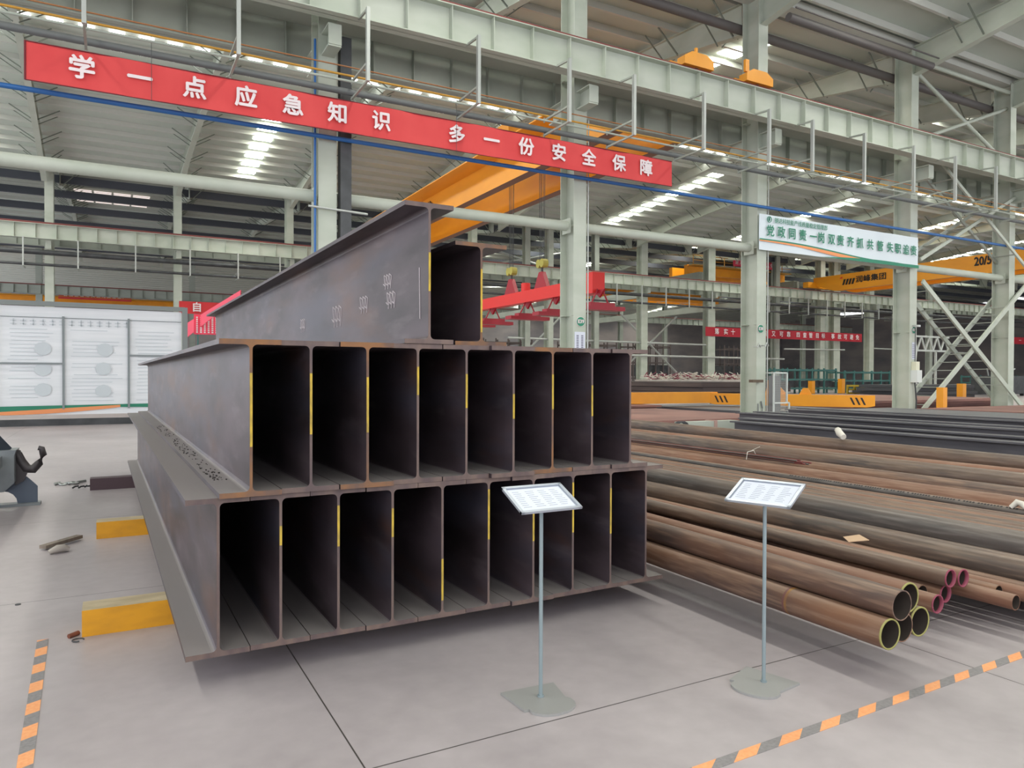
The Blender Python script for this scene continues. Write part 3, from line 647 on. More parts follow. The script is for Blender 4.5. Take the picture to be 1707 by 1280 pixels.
marks1 = [None, (.52, .62), (.48, .70), (.50, .66), (.10, .34), (.42, .72), (.38, .72), (.40, .72), (.36, .66), None]
rnd = random.Random(11)
for i in range(10):
    x, y = stack_at(.497 + .3032*i, 3.848 + rnd.uniform(-.02, .02) + (0 if i != 2 else -.01))
    h_beam('h_beam', x, y, ZB, HH, .299, LB, 'dark steel H-beam in the bottom tier of the stack, %s of ten' % ORD[i], group='bottom tier H-beams', mark=marks1[i])
marks2 = [(.25, .62), (.3, .62), (.30, .60), (.50, .66), (.42, .62), (.35, .5), (.40, .62), (.35, .55), None]
ORD9 = ORD[:4] + ['middle one'] + ORD[6:]
for i in range(9):
    x, y = stack_at(.647 + .3035*i, 3.838 + rnd.uniform(-.02, .02) + (-.015 if i == 0 else 0))
    h_beam('h_beam', x, y, ZB+HH+.001, HH, .299, LB, 'dark steel H-beam in the middle tier of the stack, %s of nine' % ORD9[i], group='middle tier H-beams', mark=marks2[i], rust=i in (0, 2, 6))
x, y = stack_at(1.6235, 3.841); h_beam('h_beam', x, y, ZB+2*HH+.003, .80, .30, 8.9, 'tall dark H-beam lying on top of the stack, left of the two', group='top tier H-beams', mark=(.3, .52))
x, y = stack_at(1.985, 3.90); h_beam('h_beam', x, y, ZB+2*HH+.003, .615, .345, 8.9, 'lower rusty-edged H-beam on top of the stack, right of the two', group='top tier H-beams', mark=(.08, .46), rust=True, tf=.024)
# chalk scribbles on the web of the top beam
q = MB()
def scribble(pts): 
    for a, b_ in zip(pts[:-1], pts[1:]): q.bar((0, a[0], a[1]), (0, b_[0], b_[1]), .004)
top = [o for o in bpy.data.objects if o.get('label', '').startswith('tall dark')][0]
for y0, z0, s_ in ((.55, .25, .9), (.62, .38, .8), (1.1, .26, 1), (1.75, .2, 1.4), (2.9, .22, 1)):
    for k in range(3):
        yy = y0+k*.06*s_; scribble([(yy, z0), (yy-.02*s_, z0+.1*s_), (yy+.03*s_, z0+.12*s_), (yy+.01*s_, z0+.03*s_), (yy+.05*s_, z0+.05*s_)])
scribble([(.12, .15), (.13, .45)])
q.build('chalk_writing', CHALK, top).location = (-.009, 0, 0)
MB().box(3.36, 3.50, 5.0, 5.1, ZB+HH-.02, ZB+HH+.012).build('steel_plate_offcut', mat('bluish_plate', (120, 128, 138), .4, .4), label='small bluish plate sticking out at the right side of the stack', cat='plate')
q = MB(); rnd = random.Random(5)
for k in range(9): q.tube([(3.17+rnd.random()*.14, 4.3+rnd.random()*.2, ZB+HH+.03+rnd.random()*.05) for _ in range(2)], .012, 6)
q.build('bolt_pile', DARKM, label='little heap of dark bolts on the right edge of the bottom tier', cat='bolts', kind='stuff')
# loose gravelly dirt on the lower flange of the left middle beam
q = MB(); rnd = random.Random(9)
for k in range(150):
    yy = 4.3 + rnd.random()**1.6*5; xx = .52 + rnd.random()*.08; h = .002+rnd.random()*.004
    q.box(xx, xx+h*1.6, yy, yy+h*3, ZB+HH+.027, ZB+HH+.027+h)
o = q.build('dirt_crumbs', mat('dark_crumbs', (44, 38, 36), .9), label='dark crumbs of scale scattered on the ledge of the middle tier', cat='dirt', kind='stuff'); o.rotation_euler = (0, 0, J)

# support blocks
def block(x0, x1, y0, d, h, m0, m1, label, rz=0):
    t = empty('support_block', (x0, y0, 0), (0, 0, rz), label=label, cat='block')
    MB().box(0, x1-x0, 0, d, 0, h, 0, 1).build('body', [m0, m1], t); return t
block(-.172, 3.25, 4.985, .2, .157, YBLOCK, YTOP, 'yellow steel support block poking out under the stack, nearest one')
block(-.152, 3.25, 7.91, .19, .157, YBLOCK, YTOP, 'yellow steel support block poking out under the stack, middle one')
MAR = mat('maroon_block', (74, 54, 60), .5)
block(-.29, 3.2, 11.28, .2, .157, MAR, MAR, 'dark maroon support block poking out under the stack, far one')

# ------------------------------------------------------------------ pipes
def pipe(x, zc, r, y0, y1, m, label, group=None, dx=0, end=None, wall=None, cat='pipe', n=28, mark=None):
    wall = wall or max(.005, r*.08); L = y1-y0
    t = empty('steel_pipe', (x, y0, zc), (0, 0, -math.atan2(dx, L)), label=label, cat=cat, group=group)
    mb = MB(); mb.hollow(0, L, r, wall, n, 8); mb.build('tube', [m, INNER], t)
    if end:
        q = MB(); vs = [(rr*math.cos(2*math.pi*k/n), yy, rr*math.sin(2*math.pi*k/n)) for rr, yy in ((r-wall-.001, .02 if end is PINKP else .002), (r-wall-.001, -.001), (r+.0012, -.001), (r+.0012, .006)) for k in range(n)]
        q.add(vs, [(i*n+k, i*n+(k+1) % n, (i+1)*n+(k+1) % n, (i+1)*n+k) for i in range(3) for k in range(n)], 0, True); q.build('painted_rim', end, t)
    return t
sup = [(3.36, 12.5, 5.6), (3.36, 12.5, 8.0), (3.6, 12.6, 11.2)]
for k, (a, b_, y) in enumerate(sup):
    MB().box(a, b_, y, y+.15, 0, .156).build('sleeper', WOOD, label='low sleeper under the pipe pile, %s one' % ['nearest', 'middle', 'far'][k], cat='sleeper')
r = .0795
pn = pipe(3.492, .2365, r, 2.325, 8.3, RUSTA, 'nearest large brown pipe, lowest left one with a yellow rim', 'large near pipes', .1, YGREEN)
def tint_band(y0, y1, m_, rr_, name):
    n_ = 32; q = MB(); vs = [((rr_)*math.cos(2*math.pi*k/n_), y, (rr_)*math.sin(2*math.pi*k/n_)) for y in (y0, y1) for k in range(n_)]
    q.add(vs, [((k+1) % n_, k, n_+k, n_+(k+1) % n_) for k in range(n_)], 0, True); return q.build(name, m_, pn)
tint_band(.60, .618, mat('heat_tint_yellow', (150, 110, 44), .5, rgb2=(128, 92, 62), scale=(8, 8, 8)), r+.0006, 'heat_tint_yellow')
tint_band(.618, .632, mat('heat_tint_purple', (110, 72, 70), .5, rgb2=(118, 84, 70), scale=(8, 8, 8)), r+.0006, 'heat_tint_purple')
pipe(3.654, .2365, r, 2.36, 8.3, RUSTA, 'large brown pipe in the bottom row, middle of the three', 'large near pipes', .1)
pipe(3.816, .2365, r, 2.37, 8.3, RUSTC, 'large pipe in the bottom row with a yellow-green rim, right of the three', 'large near pipes', .1, YGREEN)
pipe(3.573, .3755, r, 2.315, 8.3, RUSTA, 'large rust brown pipe lying on top of the near bundle, left one', 'large near pipes', .1)
pipe(3.735, .3755, r, 2.38, 8.3, RUSTB, 'large pipe on top of the near bundle behind the left one, yellow rim', 'large near pipes', .1, YGREEN)
r = .055
for x, z, y, m, e, lab in [(4.28, .212, 2.55, RUSTB, PINKP, 'small rusty pipe with pink rim, lowest at the left of its bundle'), (4.40, .212, 2.72, RUSTA, None, 'small rusty pipe set back between the two pink rimmed lower ones'),
    (4.53, .212, 2.65, RUSTA, PINKP, 'small rusty pipe with pink rim, lowest at the right of its bundle'), (4.495, .324, 2.60, RUSTC, PINKP, 'small dark pipe on top with pink rim, left of the upper two'),
    (4.63, .308, 2.60, RUSTB, PINKP, 'small rusty pipe on top with pink rim, right of the upper two')]:
    pipe(x, z, r, y, 8.6, m, lab, 'small pink-ended pipes', 0, e)
names = ['orange-brown pipe ending alone near the hazard tape, right of the pink rims', 'thin rusty pipe just behind the lone orange-brown one', 'thin rusty pipe in the row leading to the right edge, third back', 'thin rusty pipe in the row leading to the right edge, fourth back', 'thin rusty pipe beside the big dark pipes']
for k, (x, y) in enumerate([(4.75, 2.36), (4.87, 2.52), (4.98, 1.9), (5.09, 1.6)]):
    pipe(x, .205, .047, y, 8.4, RUSTB if k % 2 == 0 else RUSTA, names[k], 'thin pipes beside the pink-ended ones', 0)
pipe(5.27, .267, .11, 1.2, 9.2, RUSTC, 'big dark brown pipe running to the right edge, nearer of the pair', 'big dark pipes', .0)
pipe(5.46, .392, .11, 1.3, 9.3, RUSTG, 'big dark grey pipe running to the right edge, raised behind the nearer one', 'big dark pipes')
pipe(5.65, .267, .11, 1.3, 9.3, RUSTC, 'big dark pipe half hidden under the raised grey one', 'big dark pipes')
k = 0; places = ['first', 'second', 'third', 'fourth', 'fifth', 'sixth', 'seventh', 'eighth', 'ninth', 'tenth', 'eleventh', 'twelfth']
for lay, z in ((0, .213), (1, .311)):
    for q in range(11 if lay == 0 else 10):
        x = 5.83 + .1135*q + .0567*lay
        pipe(x, z, .0555, 1.1 + rnd.uniform(0, .4), 9.6, [RUSTA, RUSTC, RUSTB, RUSTC][(q*3+lay) % 4], 'slim rusty pipe, %s row of the middle bundle, %s from the big grey one' % (['lower', 'upper'][lay], places[q]), 'slim pipes of the middle bundle', 0, n=16)
pipe(7.12, .24, .08, 1.0, 10, RUSTC, 'brown pipe supporting the bundle before the grey pipe with lettering')
pp = pipe(7.08, .352, .036, 2.4, 10, RUSTG, 'slim grey pipe with a row of black lettering along it')
q = MB(); rr2 = random.Random(4); yy = 1.1
while yy < 3.6: q.box(-.006 + 0, .012, yy, yy+.018, .036, .0372); yy += .018+rr2.choice([.01, .01, .03])
q.build('printed_text', mat('black_stamp', (46, 46, 48), .7), pp).rotation_euler = (0, -.5, 0)
pipe(7.30, .26, .10, 1.0, 10.3, RUSTA, 'rusty pipe just before the orange one')
pipe(7.60, .287, .13, .9, 10.4, RUSTB, 'big orange-brown pipe behind the lettered grey one')
pipe(7.90, .24, .083, .9, 10.4, RUSTB, 'orange pipe tucked behind the big orange-brown one')
pipe(8.25, .30, .12, .8, 11.2, RUSTA, 'rusty brown pipe in the back of the pile, fourth from its rear edge')
pipe(8.53, .24, .083, .8, 11.4, RUSTC, 'grey brown pipe low in the back of the pile')
pipe(8.85, .36, .14, .8, 12.0, RUSTC, 'large grey-brown pipe at the back of the pile, third from its rear edge')
pipe(9.15, .26, .10, .8, 12.2, RUSTA, 'brown pipe in the hollow behind the large grey-brown one')
pipe(9.60, .28, .12, .8, 12.6, RUSTC, 'brown pipe low between the two rearmost large ones')
pipe(10.1, .28, .12, .8, 13.6, RUSTB, 'orange brown pipe before the rearmost large one')
pipe(10.62, .37, .13, .8, 14.6, RUSTC, 'rearmost large grey-brown pipe of the pile, with dark stains', dx=.6)
pipe(11.75, .24, .083, .8, 13.4, RUSTC, 'brown pipe behind the rearmost large one')
MB().box(8.0, 11.2, 2.0, 2.15, 0, .156).build('sleeper', WOOD, label='low sleeper under the back of the pipe pile, beyond the right edge', cat='sleeper')
# rod bundle with wire tie
t = empty('rod_bundle', (7.72, 6.4, .44), label='bundle of thin dark rods with reddish ends lying on the pipes', cat='rods')
rr2 = random.Random(2)
for k in range(14):
    a = rr2.random()*6.28; d = rr2.random()*.05+.02
    MB().tube([(math.cos(a)*d*1.3, rr2.uniform(-.12, .1), abs(math.sin(a))*d), (math.cos(a)*d*1.3, 5.6, abs(math.sin(a))*d)], .011, 7).build('rod', RUSTG if k % 3 else REDRAIL, t)
q = MB(); q.tube([(-.1,.8,-.02),(-.06,.82,.08),(.04,.8,.1),(.12,.82,.0)], .005, 6).tube([(.0,.8,.1),(.05,.7,.16)], .004, 6); q.build('wire_tie', RAG, t)
MB().tube([(0,0,0),(.05,.12,.06),(.12,.2,.1),(.2,.22,.06)], [.05,.06,.055,.03], 8).build('rag_roll', RAG, label='white rag roll lying on the rear pipes before the grey beams', cat='rag', loc=(10.72, 8.0, .55))
MB().tube([(0,0,0),(.02,.05,.04),(.03,.1,.05),(.0,.14,.0)], [.02,.03,.03,.02], 8).build('rag_roll', RAG, label='white rag tied round the lettered pipe at the right picture edge', cat='rag', loc=(7.06, 3.42, .39))
q = MB(); q.add([(0,0,0),(.16,-.05,.005),(.2,.06,.02),(.06,.09,.012),(0,0,.004),(.16,-.05,.009),(.2,.06,.024),(.06,.09,.016)], [(3,2,1,0),(4,5,6,7),(0,1,5,4),(1,2,6,5),(2,3,7,6),(3,0,4,7)])
q.build('cardboard_scrap', mat('cardboard', (190, 160, 130), .8), label='scrap of cardboard lying on the small pipes', cat='cardboard', loc=(4.62, 3.4, .372))

# ------------------------------------------------------------------ sign stands
def sign_stand(x, y, rz, label):
    t = empty('sign_stand', (x, y, 0), (0, 0, rz), label=label, cat='sign stand', group='sign stands before the steel stacks')
    P = [(-.15, .13), (-.14, -.09)]
    P += [(-.115, -.09), (-.115, -.115)] + [(.0+.12*math.cos(math.radians(a)), -.105+.085*math.sin(math.radians(a))) for a in range(190, 351, 16)] + [(.12, -.08), (.105, -.055), (.14, .11)]
    MB().prism(P, 'z', 0, .012).build('base', mat('stand_base_paint', (150, 150, 148), .45, .1), t)
    MB().tube([(0,0,.008),(0,0,.955)], .0095, 12).tube([(0,0,.008),(0,0,.02)], .016, 12).build('pole', GREY, t)
    b = empty('sign_board', (0, 0, .968), (.42, 0, 0)); b.parent = t
    bpy.data.objects.remove(b)
    def tilt(mb):
        c_, s_ = math.cos(.42), math.sin(.42); mb.v = [(px, py*c_ - pz*s_, py*s_ + pz*c_ + .966) for px, py, pz in mb.v]; return mb
    w, h = .335, .222
    f = tilt(MB().box(-w/2, w/2, -h/2, -h/2+.016, 0, .012).box(-w/2, w/2, h/2-.016, h/2, 0, .012).box(-w/2, -w/2+.016, -h/2, h/2, 0, .012).box(w/2-.016, w/2, -h/2, h/2, 0, .012).box(-w/2+.01, w/2-.01, -h/2+.01, h/2-.01, -.002, .003))
    f.build('frame', ALU, t)
    pa = tilt(MB().box(-w/2+.022, w/2-.022, -h/2+.022, h/2-.022, .003, .005)).build('paper', PAPER, t)
    q = MB(); rr = random.Random(int(x*10))
    for k in range(9):
        yy = h/2-.045-k*.016
        for cx in (-.13, -.06, .01, .075): q.box(cx, cx+.03+rr.random()*.025, yy-.0022, yy, .0052, .0056)
    tilt(q).build('printed_lines', INK, pa)
    return t
sign_stand(1.80, 2.99, 0.0, 'slim grey sign stand with tilted white sheet before the stacked beams, left one')
sign_stand(2.883, 2.60, -1.24, 'slim grey sign stand with tilted white sheet before the pipe pile, right one')

# ------------------------------------------------------------------ hazard tape and bits on the floor
t = MB().box(-.028, .028, 0, 5.05, .0005, .0025).build('hazard_tape', tape_material(-.02, .266, .5, -.5, 'y'), label='orange and grey striped floor tape leading from the yellow block to the camera', cat='tape'); t.location = (-.195, 0, 0); t.rotation_euler = (0, 0, .035)
t = MB().box(1.0, 9, -.028, .028, .0005, .0025).build('hazard_tape', tape_material(1.97, .262, .5, -1.6, 'x'), label='orange and grey striped floor tape along the front of the pipe pile', cat='tape'); t.location = (0, 2.115, 0); t.rotation_euler = (0, 0, .016)
q = MB()
for cx, cy, a0 in ((0, 0, 0), (.11, .02, 1.2)):
    q.tube([(cx+.06*math.cos(a0+a*.4), cy+.05*math.sin(a0+a*.4), .018+.01*math.sin(a)) for a in range(14)], .016, 8)
q.tube([(-.12,.02,.02),(-.05,.05,.03)], .022, 8); q.tube([(.15,.08,.02),(.26,.12,.03)], .02, 8)
q.build('shackle', mat('bright_steel', (150, 154, 152), .3, .8), label='steel shackle with chain links lying beside the far maroon block', cat='shackle', loc=(-.62, 12.0, 0))
q = MB()
for k in range(7): q.tube([(k*.035, .03*math.sin(k*2), .02+.015*(k % 2)), (k*.035+.03, .03*math.sin(k*2)+.03, .035)], .012, 6)
q.build('chain', DARKM, label='short dark chain against the end of the far maroon block', cat='chain', loc=(-.50, 11.5, 0))
MB().bar((0,0,.03),(.27,.32,.035),.07,.03).build('wood_offcut', WOOD, label='grey wood strip lying on the floor at left', cat='wood', loc=(-.56, 7.62, 0))
MB().tube([(0,0,.02),(.06,.02,.04),(.11,.05,.035),(.15,.05,.02)], [.02,.035,.035,.02], 8).build('work_glove', mat('dirty_glove', (168, 160, 152), .9), label='crumpled grey glove beside the wood strip', cat='glove', loc=(-.5, 7.42, 0))
MB().tube([(.03*math.cos(a*.5), .03*math.sin(a*.5), .006) for a in range(11)], .004, 6).build('wire_ring', DARKM, label='small dark wire ring at the end of the left floor tape', cat='wire', loc=(-.19, 4.93, 0))
MB().tube([(0,0,.012),(.05,.04,.015)], .014, 6).build('rust_flake', mat('rust_scrap', (110, 62, 44), .8), label='rusty scrap at the corner of the nearest yellow block', cat='scrap', loc=(-.24, 5.0, 0))
MB().prism([(.018*math.cos(k*.63), .018*math.sin(k*.63)) for k in range(10)], 'z', 0, .004).build('washer', DARKM, label='small dark washer on the floor at the left edge', cat='washer', loc=(-.575, 5.9, 0))

# ------------------------------------------------------------------ blue grey cart at the left edge
t = empty('steel_cart', (-1.0, 10.4, 0), label='blue grey steel cart corner with an upturned hook at the left edge', cat='cart')
MB().prism([(-1.6, .42), (-.05, .42), (.05, .48), (.06, .76), (-.02, .80), (-1.6, .80)], 'x', 0, 0) if False else None
b = MB(); b.prism([(-1.8, .2), (-.12, .2), (-.02, .3), (-.02, .62), (.0, .68), (-1.8, .68)], 'y', -.25, .1); b.build('frame_box', CARTM, t)
b = MB(); b.prism([(-2.0, .5), (-.13, .5), (-.13, .62), (-2.0, .62)], 'y', -1.9, -.3); b.build('side_member', CARTM, t)
b = MB(); b.bar((-.12,-.1,.66),(-.62,-.3,1.35),.14,.12); b.build('diagonal_brace', mat('dark_blue_grey', (54, 62, 70), .4, .3), t)
b = MB(); b.tube([(-.01,-.05,.62),(.03,-.05,.52),(.08,-.05,.44),(.15,-.05,.43),(.21,-.05,.5),(.25,-.05,.6),(.235,-.05,.67),(.2,-.05,.68)], [.05,.055,.06,.055,.045,.04,.035,.03], 10); b.prism([(-.03, .25), (.06, .3), (.1, .42), (.02, .66), (-.03, .68)], 'y', -.09, -.02); b.build('hook', mat('dark_hook', (66, 62, 64), .5, .3), t)
b = MB()
arch = [(-.16-.15*math.cos(a*math.pi/8), .03+.15*math.sin(a*math.pi/8)) for a in range(9)]
b.prism([(-.36, .03)] + arch[0:1] + arch[1:] + [(.19, .03), (.19, .22), (.1, .32), (.02, .4), (-.36, .4)], 'y', -.03, 0); b.build('support_foot', mat('foot_blue_grey', (80, 90, 104), .45, .2), t)
MB().box(-.4, .22, -.1, .08, 0, .03).build('foot_plate', CARTM, t)

# ------------------------------------------------------------------ steel stock behind the pipes, right
DG = mat('dark_grey_beam', (74, 74, 80), .5, .25, rgb2=(96, 95, 100), scale=(1, .5, 3))
for x, y0, y1, z0, H, lab in [(12.95, 2.5, 12.6, .15, .36, 'nearest dark grey H-beam behind the pipe pile'), (14.15, 2.5, 13.5, .15, .36, 'second dark grey H-beam behind the pipe pile'), (15.6, 3, 15.0, .15, .40, 'third dark grey H-beam behind the pipe pile'),
    (16.5, 3, 15.2, .15, .40, 'fourth dark grey H-beam behind the pipe pile'), (18.3, 3.5, 15.6, .15, .42, 'fifth dark grey H-beam behind the pipe pile'), (19.3, 3.5, 16.0, .15, .42, 'rearmost dark grey H-beam behind the pipe pile')]:
    h_beam('h_beam', x, y0, z0, H, .34, y1-y0, lab, group='grey H-beams behind the pipes', rz=0, tw=.02, tf=.03, mats=DG)
for k, y in enumerate((5, 10, 12.1)): MB().box(12.6, 19.8, y, y+.15, 0, .149).build('sleeper', WOOD, label='sleeper under the grey H-beams, %s one' % ['near', 'middle', 'far'][k], cat='sleeper')
for k, (x0, x1, y0, y1, z0, z1, m_, lab) in enumerate([(21.2, 25.5, 6, 17.2, 0, .42, GREYPL, 'broad stack of blue grey plates behind the grey beams'), (26.5, 35, 8, 16.6, 0, .40, REDPL, 'wide stack of pinkish brown plates before the lattice braces'),
    (21.5, 27.4, 19.8, 27, 0, .22, GREYPL, 'low grey plate stack beyond the column with the cage'), (13.2, 18.9, 16.4, 22.5, 0, .30, REDPL, 'low stack of pinkish plates left of the column with the cage'),
    (15.5, 20.5, 24, 33, 0, .35, REDPL, 'long pinkish plate stack under the left yellow lifting beam'), (29, 41, 21, 30, 0, .5, REDPL, 'brown plate stack behind the lattice braces'),
    (30.5, 38, 32.5, 42, 0, 1.25, mat('dark_brown_stock', (62, 54, 54), .7, rgb2=(84, 72, 68), scale=(.3, .3, 6)), 'tall dark brown stock pile seen left of the column with the cage'),
    (52, 60, 33, 37.5, 0, 1.0, mat('dark_stock', (66, 68, 72), .7), 'dark stock pile behind the yellow lifting beam at right'), (66.5, 84, 37.5, 43, 0, .9, mat('grey_stock', (90, 92, 96), .7), 'grey stock pile seen through the lattice braces')]):
    t = empty('plate_stack', (0, 0, 0), label=lab, cat='plate stack'); n = 4
    for i in range(n): MB().box(x0+rr2.uniform(-.15, .15), x1+rr2.uniform(-.15, .15), y0+rr2.uniform(-.3, .3), y1+rr2.uniform(-.2, .2), z0+(z1-z0)*i/n, z0+(z1-z0)*(i+.92)/n).build('plate', m_, t)
# winch box with cable coil on the pipe end
t = empty('winch_box', (12.3, 13.6, .0), label='grey green box with a coil of dark cable at the far end of the pipes', cat='box')
MB().box(.1, 2.0, .2, .5, .0, .42).build('body', PAINT2, t); MB().box(1.15, 1.25, .18, .52, 0, .44).build('strap', mat('pinkish_paint', (170, 140, 130), .6), t)
q = MB()
for k in range(4): q.tube([(-.1+.04*k+.2*math.cos(a*.45), .1, .28+.17*math.sin(a*.45)) for a in range(15)], .016, 6)
q.build('cable_coil', DARKM, t)

# yellow lifting beams resting on the plates
def lift_beam(p, q_, z0, h, label, lug=True, slash=(0,)):
    L = math.hypot(q_[0]-p[0], q_[1]-p[1]); t = empty('lifting_beam', (p[0], p[1], z0), (0, 0, math.atan2(q_[1]-p[1], q_[0]-p[0])), label=label, cat='lifting beam')
    MB().prism([(0, .06), (.3, 0), (L-.3, 0), (L, .06), (L, h), (0, h)], 'y', -.2, .2).build('body', CRANEY, t)
    q = MB()
    for s0 in slash:
        for k in range(3):
            xx = (.25 if s0 == 0 else L-.95)+k*.2; q.add([(xx+.14, -.203, h*.2), (xx+.22, -.203, h*.2), (xx+.08, -.203, h*.8), (xx, -.203, h*.8)], [(0,1,2,3)])
    if slash: q.build('warning_slashes', BLACKT, t)
    if lug:
        q = MB(); q.prism([(L*.36, h), (L*.36+.9, h), (L*.36+.35, h+.62), (L*.36+.1, h+.62)], 'y', -.06, .06); q.prism([(L*.36+1.4, h), (L*.36+1.9, h), (L*.36+1.75, h+.28), (L*.36+1.55, h+.28)], 'y', -.06, .06)
        q.build('lifting_lug', CRANEY, t)
    return t
lift_beam((16.8, 25.6), (24.3, 24.9), .36, .5, 'yellow lifting beam lying left of the column with the cage', False, ())
lift_beam((24.0, 24.9), (27.7, 19.2), .30, .5, 'yellow lifting beam with three black slashes, right of the caged column', True, (0, 1))

# mesh cage at the foot of the column
t = empty('mesh_cage', (20.36, 18.0, 0), label='white framed wire mesh cage leaning at the foot of the column', cat='cage')
q = MB()
for a, b_ in (((0,0,.1),(0,0,1.7)), ((.66,0,.66),(.66,0,1.7)), ((0,0,1.7),(.66,0,1.7)), ((0,0,.64),(.78,0,.64)), ((.78,0,.1),(.78,0,.64)), ((0,0,.05),(.78,0,.05)), ((0,.5,.1),(0,.5,1.7)), ((.66,.5,.1),(.66,.5,1.7)), ((0,0,1.7),(0,.5,1.7)), ((.66,0,1.7),(.66,.5,1.7))): q.bar(a, b_, .05)
q.build('frame', PALE, t)
q = MB()
for k in range(1, 13): q.bar((.05*k,.01,.1),(.05*k,.01,1.68),.006)
for k in range(1, 28): q.bar((0,.01,.06*k),(.66,.01,.06*k),.006)
q.build('mesh', GALV, t); MB().box(.02, .64, .25, .27, .1, 1.6).build('back_panel', mat('mesh_grey', (120, 120, 120), .7), t)

# lattice X braces between the two right columns
def lattice(a, b, label, width=1.0, rung=.62, grp='lattice braces at the right', thick=.2):
    t = empty('lattice_brace', (0, 0, 0), label=label, cat='brace', group=grp); a, b = Vector(a), Vector(b); L = (b-a).length; off = Vector((0, width, 0))
    MB().bar(a, b, .08, thick).build('chord', PAINT, t); MB().bar(a+off, b+off, .08, thick).build('chord', PAINT2, t)
    n = int(L/rung)
    for k in range(1, n):
        p = a + (b-a)*k/n
        if 35.85 < p.x < 36.55 or p.x < 29.1: continue
        MB().bar(p, p+off, .14, .03).build('batten', PAINT2, t)
lattice((29.15, 18.2, .05), (37.2, 18.2, 5.85), 'lattice brace rising to the right from the foot of the column with boxes')
lattice((29.1, 18.1, 5.5), (36.9, 18.1, .15), 'lattice brace falling to the right behind the bollards')
lattice((29.1, 18.2, 6.4), (36.2, 18.2, 9.8), 'upper lattice brace rising to the right from the banner end', rung=1.6, thick=.13)
lattice((29.4, 17.95, 10.85), (37.4, 17.95, 6.2), 'upper lattice brace falling to the right under the crane girder', rung=1.6, thick=.13)
MB().tube([(29.0,18.6,14.4),(36.3,18.6,11.4)], .08, 8).build('brace_tube', PAINT, label='thin pale brace tube falling right from the top of the column, upper right', cat='brace')
MB().tube([(29.0,18.6,11.3),(36.3,18.6,14.0)], .08, 8).build('brace_tube', PAINT, label='thin pale brace tube rising right over the crane girder, upper right', cat='brace')
MB().tube([(29.0,18.4,14.6),(44,18.4,14.6)], .09, 8).build('tie_tube', PAINT, label='pale tie tube at the column tops, upper right', cat='brace')

# bollards, racks and other yard items
def bollard(x, y, h, w, label):
    t = empty('bollard', (x, y, 0), label=label, cat='bollard', group='yellow bollards'); MB().box(-w/2, w/2, -w/2, w/2, 0, h).build('post', CRANEY, t); MB().box(-w/2-.04, w/2+.04, -w/2-.04, w/2+.04, 0, .03).build('base', DARKM, t)
for x, y, h, w, lab in [(29.5, 17.5, 1.15, .28, 'nearest yellow bollard, at the foot of the lattice braces'), (55.4, 31.4, 1.1, .45, 'yellow bollard seen in the middle of the lattice braces'), (62, 31.8, 1.5, .5, 'yellow bollard beside the black machine at the right edge'),
    (55.8, 45, 1.2, .42, 'yellow post left among the teal racks'), (60.2, 45.2, 1.4, .45, 'yellow post before the teal racks, right of the cage')]: bollard(x, y, h, w, lab)
def rack(x, y, w, h, d, label, m_=TEAL, cat='rack', group=None):
    t = empty('steel_rack', (x, y, 0), label=label, cat=cat, group=group)
    for a in [w*k/5 for k in range(6)]: MB().bar((a,0,0),(a,0,h),.14).bar((a,d,0),(a,d,h),.14).bar((a,0,h*.9),(a,d,h*.9),.12).build('upright', m_, t)
    q = MB()
    for z in (h*.2, h*.55, h*.92): q.bar((0,0,z),(w,0,z),.16); q.bar((0,d,z),(w,d,z),.14)
    q.build('rail', m_, t); MB().box(.2, w-.2, .3, d-.3, h*.25, h*.5).build('load', DARKM, t)
rack(53.0, 46.8, 8.5, 2.4, 2, 'teal steel rack behind the yellow lifting beam'); rack(62.5, 46.6, 7, 2.2, 2, 'teal steel rack further right, before the pale column')
rack(82, 44.5, 9, 1.8, 2, 'teal low rack seen through the lattice braces')
rack(55, 39.2, 4.6, .9, 1.5, 'low yellow rack behind the yellow lifting beam', mat('dull_yellow_rack', (176, 150, 40), .6))
t = empty('scrap_bin', (39.5, 48, 0), label='long low bin of white and pink tangled wire behind the dark stock', cat='bin'); MB().box(0, 13, 0, 2, 0, 1.3).build('body', mat('bin_pale', (160, 158, 150), .8, rgb2=(190, 182, 176), scale=(2, 2, 3)), t)
q = MB(); rr = random.Random(8)
for k in range(320):
    x, z = .4+rr.random()*12.2, 1.3+rr.random()*.5; q.bar((x, rr.random()*2, z-.1), (x+rr.uniform(-.4, .4), rr.random()*2, z+rr.uniform(-.2, .25)), .05, mi=rr.choice([0, 0, 1]))
q.build('tangled_wire', [RAG, PINKP], t).__setitem__('kind', 'stuff')
t = empty('truss_gantry', (76.5, 50, 0), label='white truss gantry left of the column with electric boxes', cat='gantry'); q = MB()
q.bar((0,0,6.2),(9,0,6.2),.2).bar((0,0,4.6),(9,0,4.6),.2); q.build('chord', PALE, t); q = MB()
for k in range(6): q.bar((k*1.5,0,4.6),(k*1.5+.75,0,6.2),.15).bar((k*1.5+.75,0,6.2),(k*1.5+1.5,0,4.6),.15)
q.build('web_member', PALE, t); MB().bar((2,0,0),(2.8,0,4.6),.22).bar((6.5,0,0),(6.5,0,4.6),.2).build('leg', PALE, t)
t = empty('site_machine', (64, 33.5, 0), label='black machine with bright parts at the right picture edge', cat='machine'); MB().box(0, 5, 0, 2, .2, 1.7).build('body', DARKM, t)
q = MB()
for k in range(14): q.tube([(rr.random()*3.5, rr.random(), 1.6), (rr.random()*3.5, rr.random(), 2.3)], .06, 6)
q.build('pipework', GALV, t); MB().bar((.5,.2,0),(.5,.2,.3),.3).bar((4.5,.2,0),(4.5,.2,.3),.3).build('foot', DARKM, t)
t = empty('person', (60.5, 38.4, -.05), label='small distant worker in white clothes crouching left of the column with boxes', cat='person')
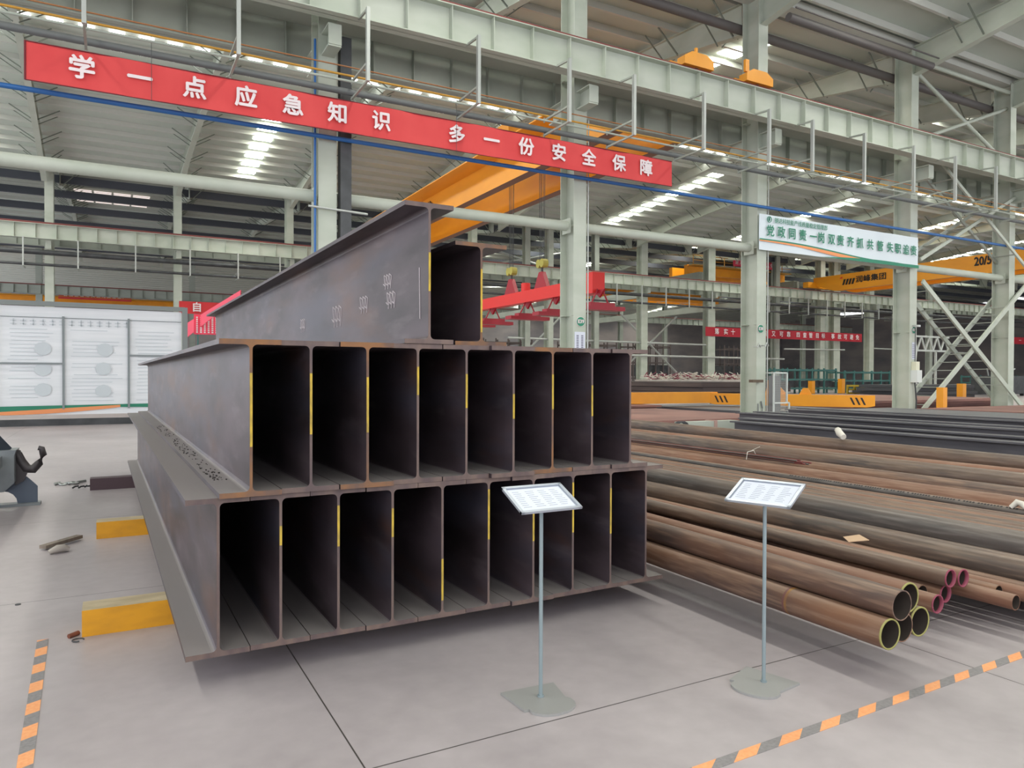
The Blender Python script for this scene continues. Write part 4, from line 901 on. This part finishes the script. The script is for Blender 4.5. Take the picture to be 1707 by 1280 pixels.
def skin_body(name, joints, edges, material, parent):
    me = bpy.data.meshes.new(name); me.from_pydata([j[0] for j in joints], edges, []); me.materials.append(material)
    o = bpy.data.objects.new(name, me); COL.objects.link(o); o.parent = parent
    sk = o.modifiers.new('skin', 'SKIN'); ss = o.modifiers.new('sub', 'SUBSURF'); ss.levels = ss.render_levels = 1
    for i, j in enumerate(joints): me.skin_vertices[0].data[i].radius = (j[1], j[1])
    me.skin_vertices[0].data[0].use_root = True
    return o
JT = [((0,0,.55), .17), ((0,-.1,.85), .18), ((0,-.16,1.1), .17), ((0,-.2,1.22), .07), ((-.14,0,.5), .11), ((-.2,-.4,.55), .08), ((-.2,-.3,.1), .06), ((.14,0,.5), .11), ((.2,-.4,.5), .08), ((.2,-.35,.08), .06), ((-.25,-.18,1.08), .07), ((-.32,-.4,.85), .05), ((-.1,-.55,.8), .045), ((.25,-.18,1.08), .07), ((.33,-.4,.85), .05), ((.12,-.55,.8), .045)]
skin_body('body', JT, [(0,1),(1,2),(2,3),(0,4),(4,5),(5,6),(0,7),(7,8),(8,9),(2,10),(10,11),(11,12),(2,13),(13,14),(14,15)], mat('white_workwear', (214, 214, 214), .9), t)
hd = MB(); hd.tube([(0,-.24,1.22),(0,-.25,1.28),(0,-.26,1.36),(0,-.25,1.44),(0,-.24,1.48)], [.05,.085,.1,.085,.02], 12); hd.build('head', mat('skin', (190, 150, 124), .6), t)
hd = MB(); hd.tube([(0,-.24,1.38),(0,-.24,1.46),(0,-.23,1.53)], [.125,.11,.02], 12); hd.build('helmet', WHITE, t)
# horizontal rails and braces in the depth behind the columns
for (a, b_, r_, lab) in [((36, 55.2, 3.6), (64, 55.2, 3.5), .1, 'pale horizontal rail between the background columns, left part'), ((30, 55.6, 4.9), (53, 55.6, 4.8), .09, 'upper pale rail behind the red magnet plates'),
    ((64, 55.2, 4.6), (74, 55.2, 4.7), .08, 'thin rail under the narrow red banner'), ((79.5, 55.42, 5.0), (100, 55.42, 4.8), .08, 'thin rail seen through the lattice braces'), ((40, 19.2, 1.4), (52, 19.2, 1.4), .05, 'low rail behind the bollards at right')]:
    MB().tube([a, b_], r_, 8).build('rail_tube', GALV, label=lab, cat='rail')
for (a, b_, lab) in [((30, 60, 0), (39, 60, 8), 'thin background brace left of the near column with round sign, rising'), ((45.5, 60, 2), (53, 60, 8), 'thin background brace rising between the broad pale columns'), ((45.5, 60, 8), (53, 60, 2), 'thin background brace falling between the broad pale columns'), ((28, 62, 11.5), (42, 62, 14.5), 'thin roof brace rising behind the hooks'), ((28, 62, 14.5), (42, 62, 11.5), 'thin roof brace falling behind the hooks')]:
    MB().tube([a, b_], .1, 6).build('cross_brace', GALV, label=lab, cat='brace')
for x, w in ((40, 9), (55, 8), (66, 7), (84, 10), (24, 12)):
    rack(x, 84, w, 6.5, 3, 'tall dark brown storage rack in the far bay', mat('brown_rack', (90, 80, 78), .7), group='far bay racks')
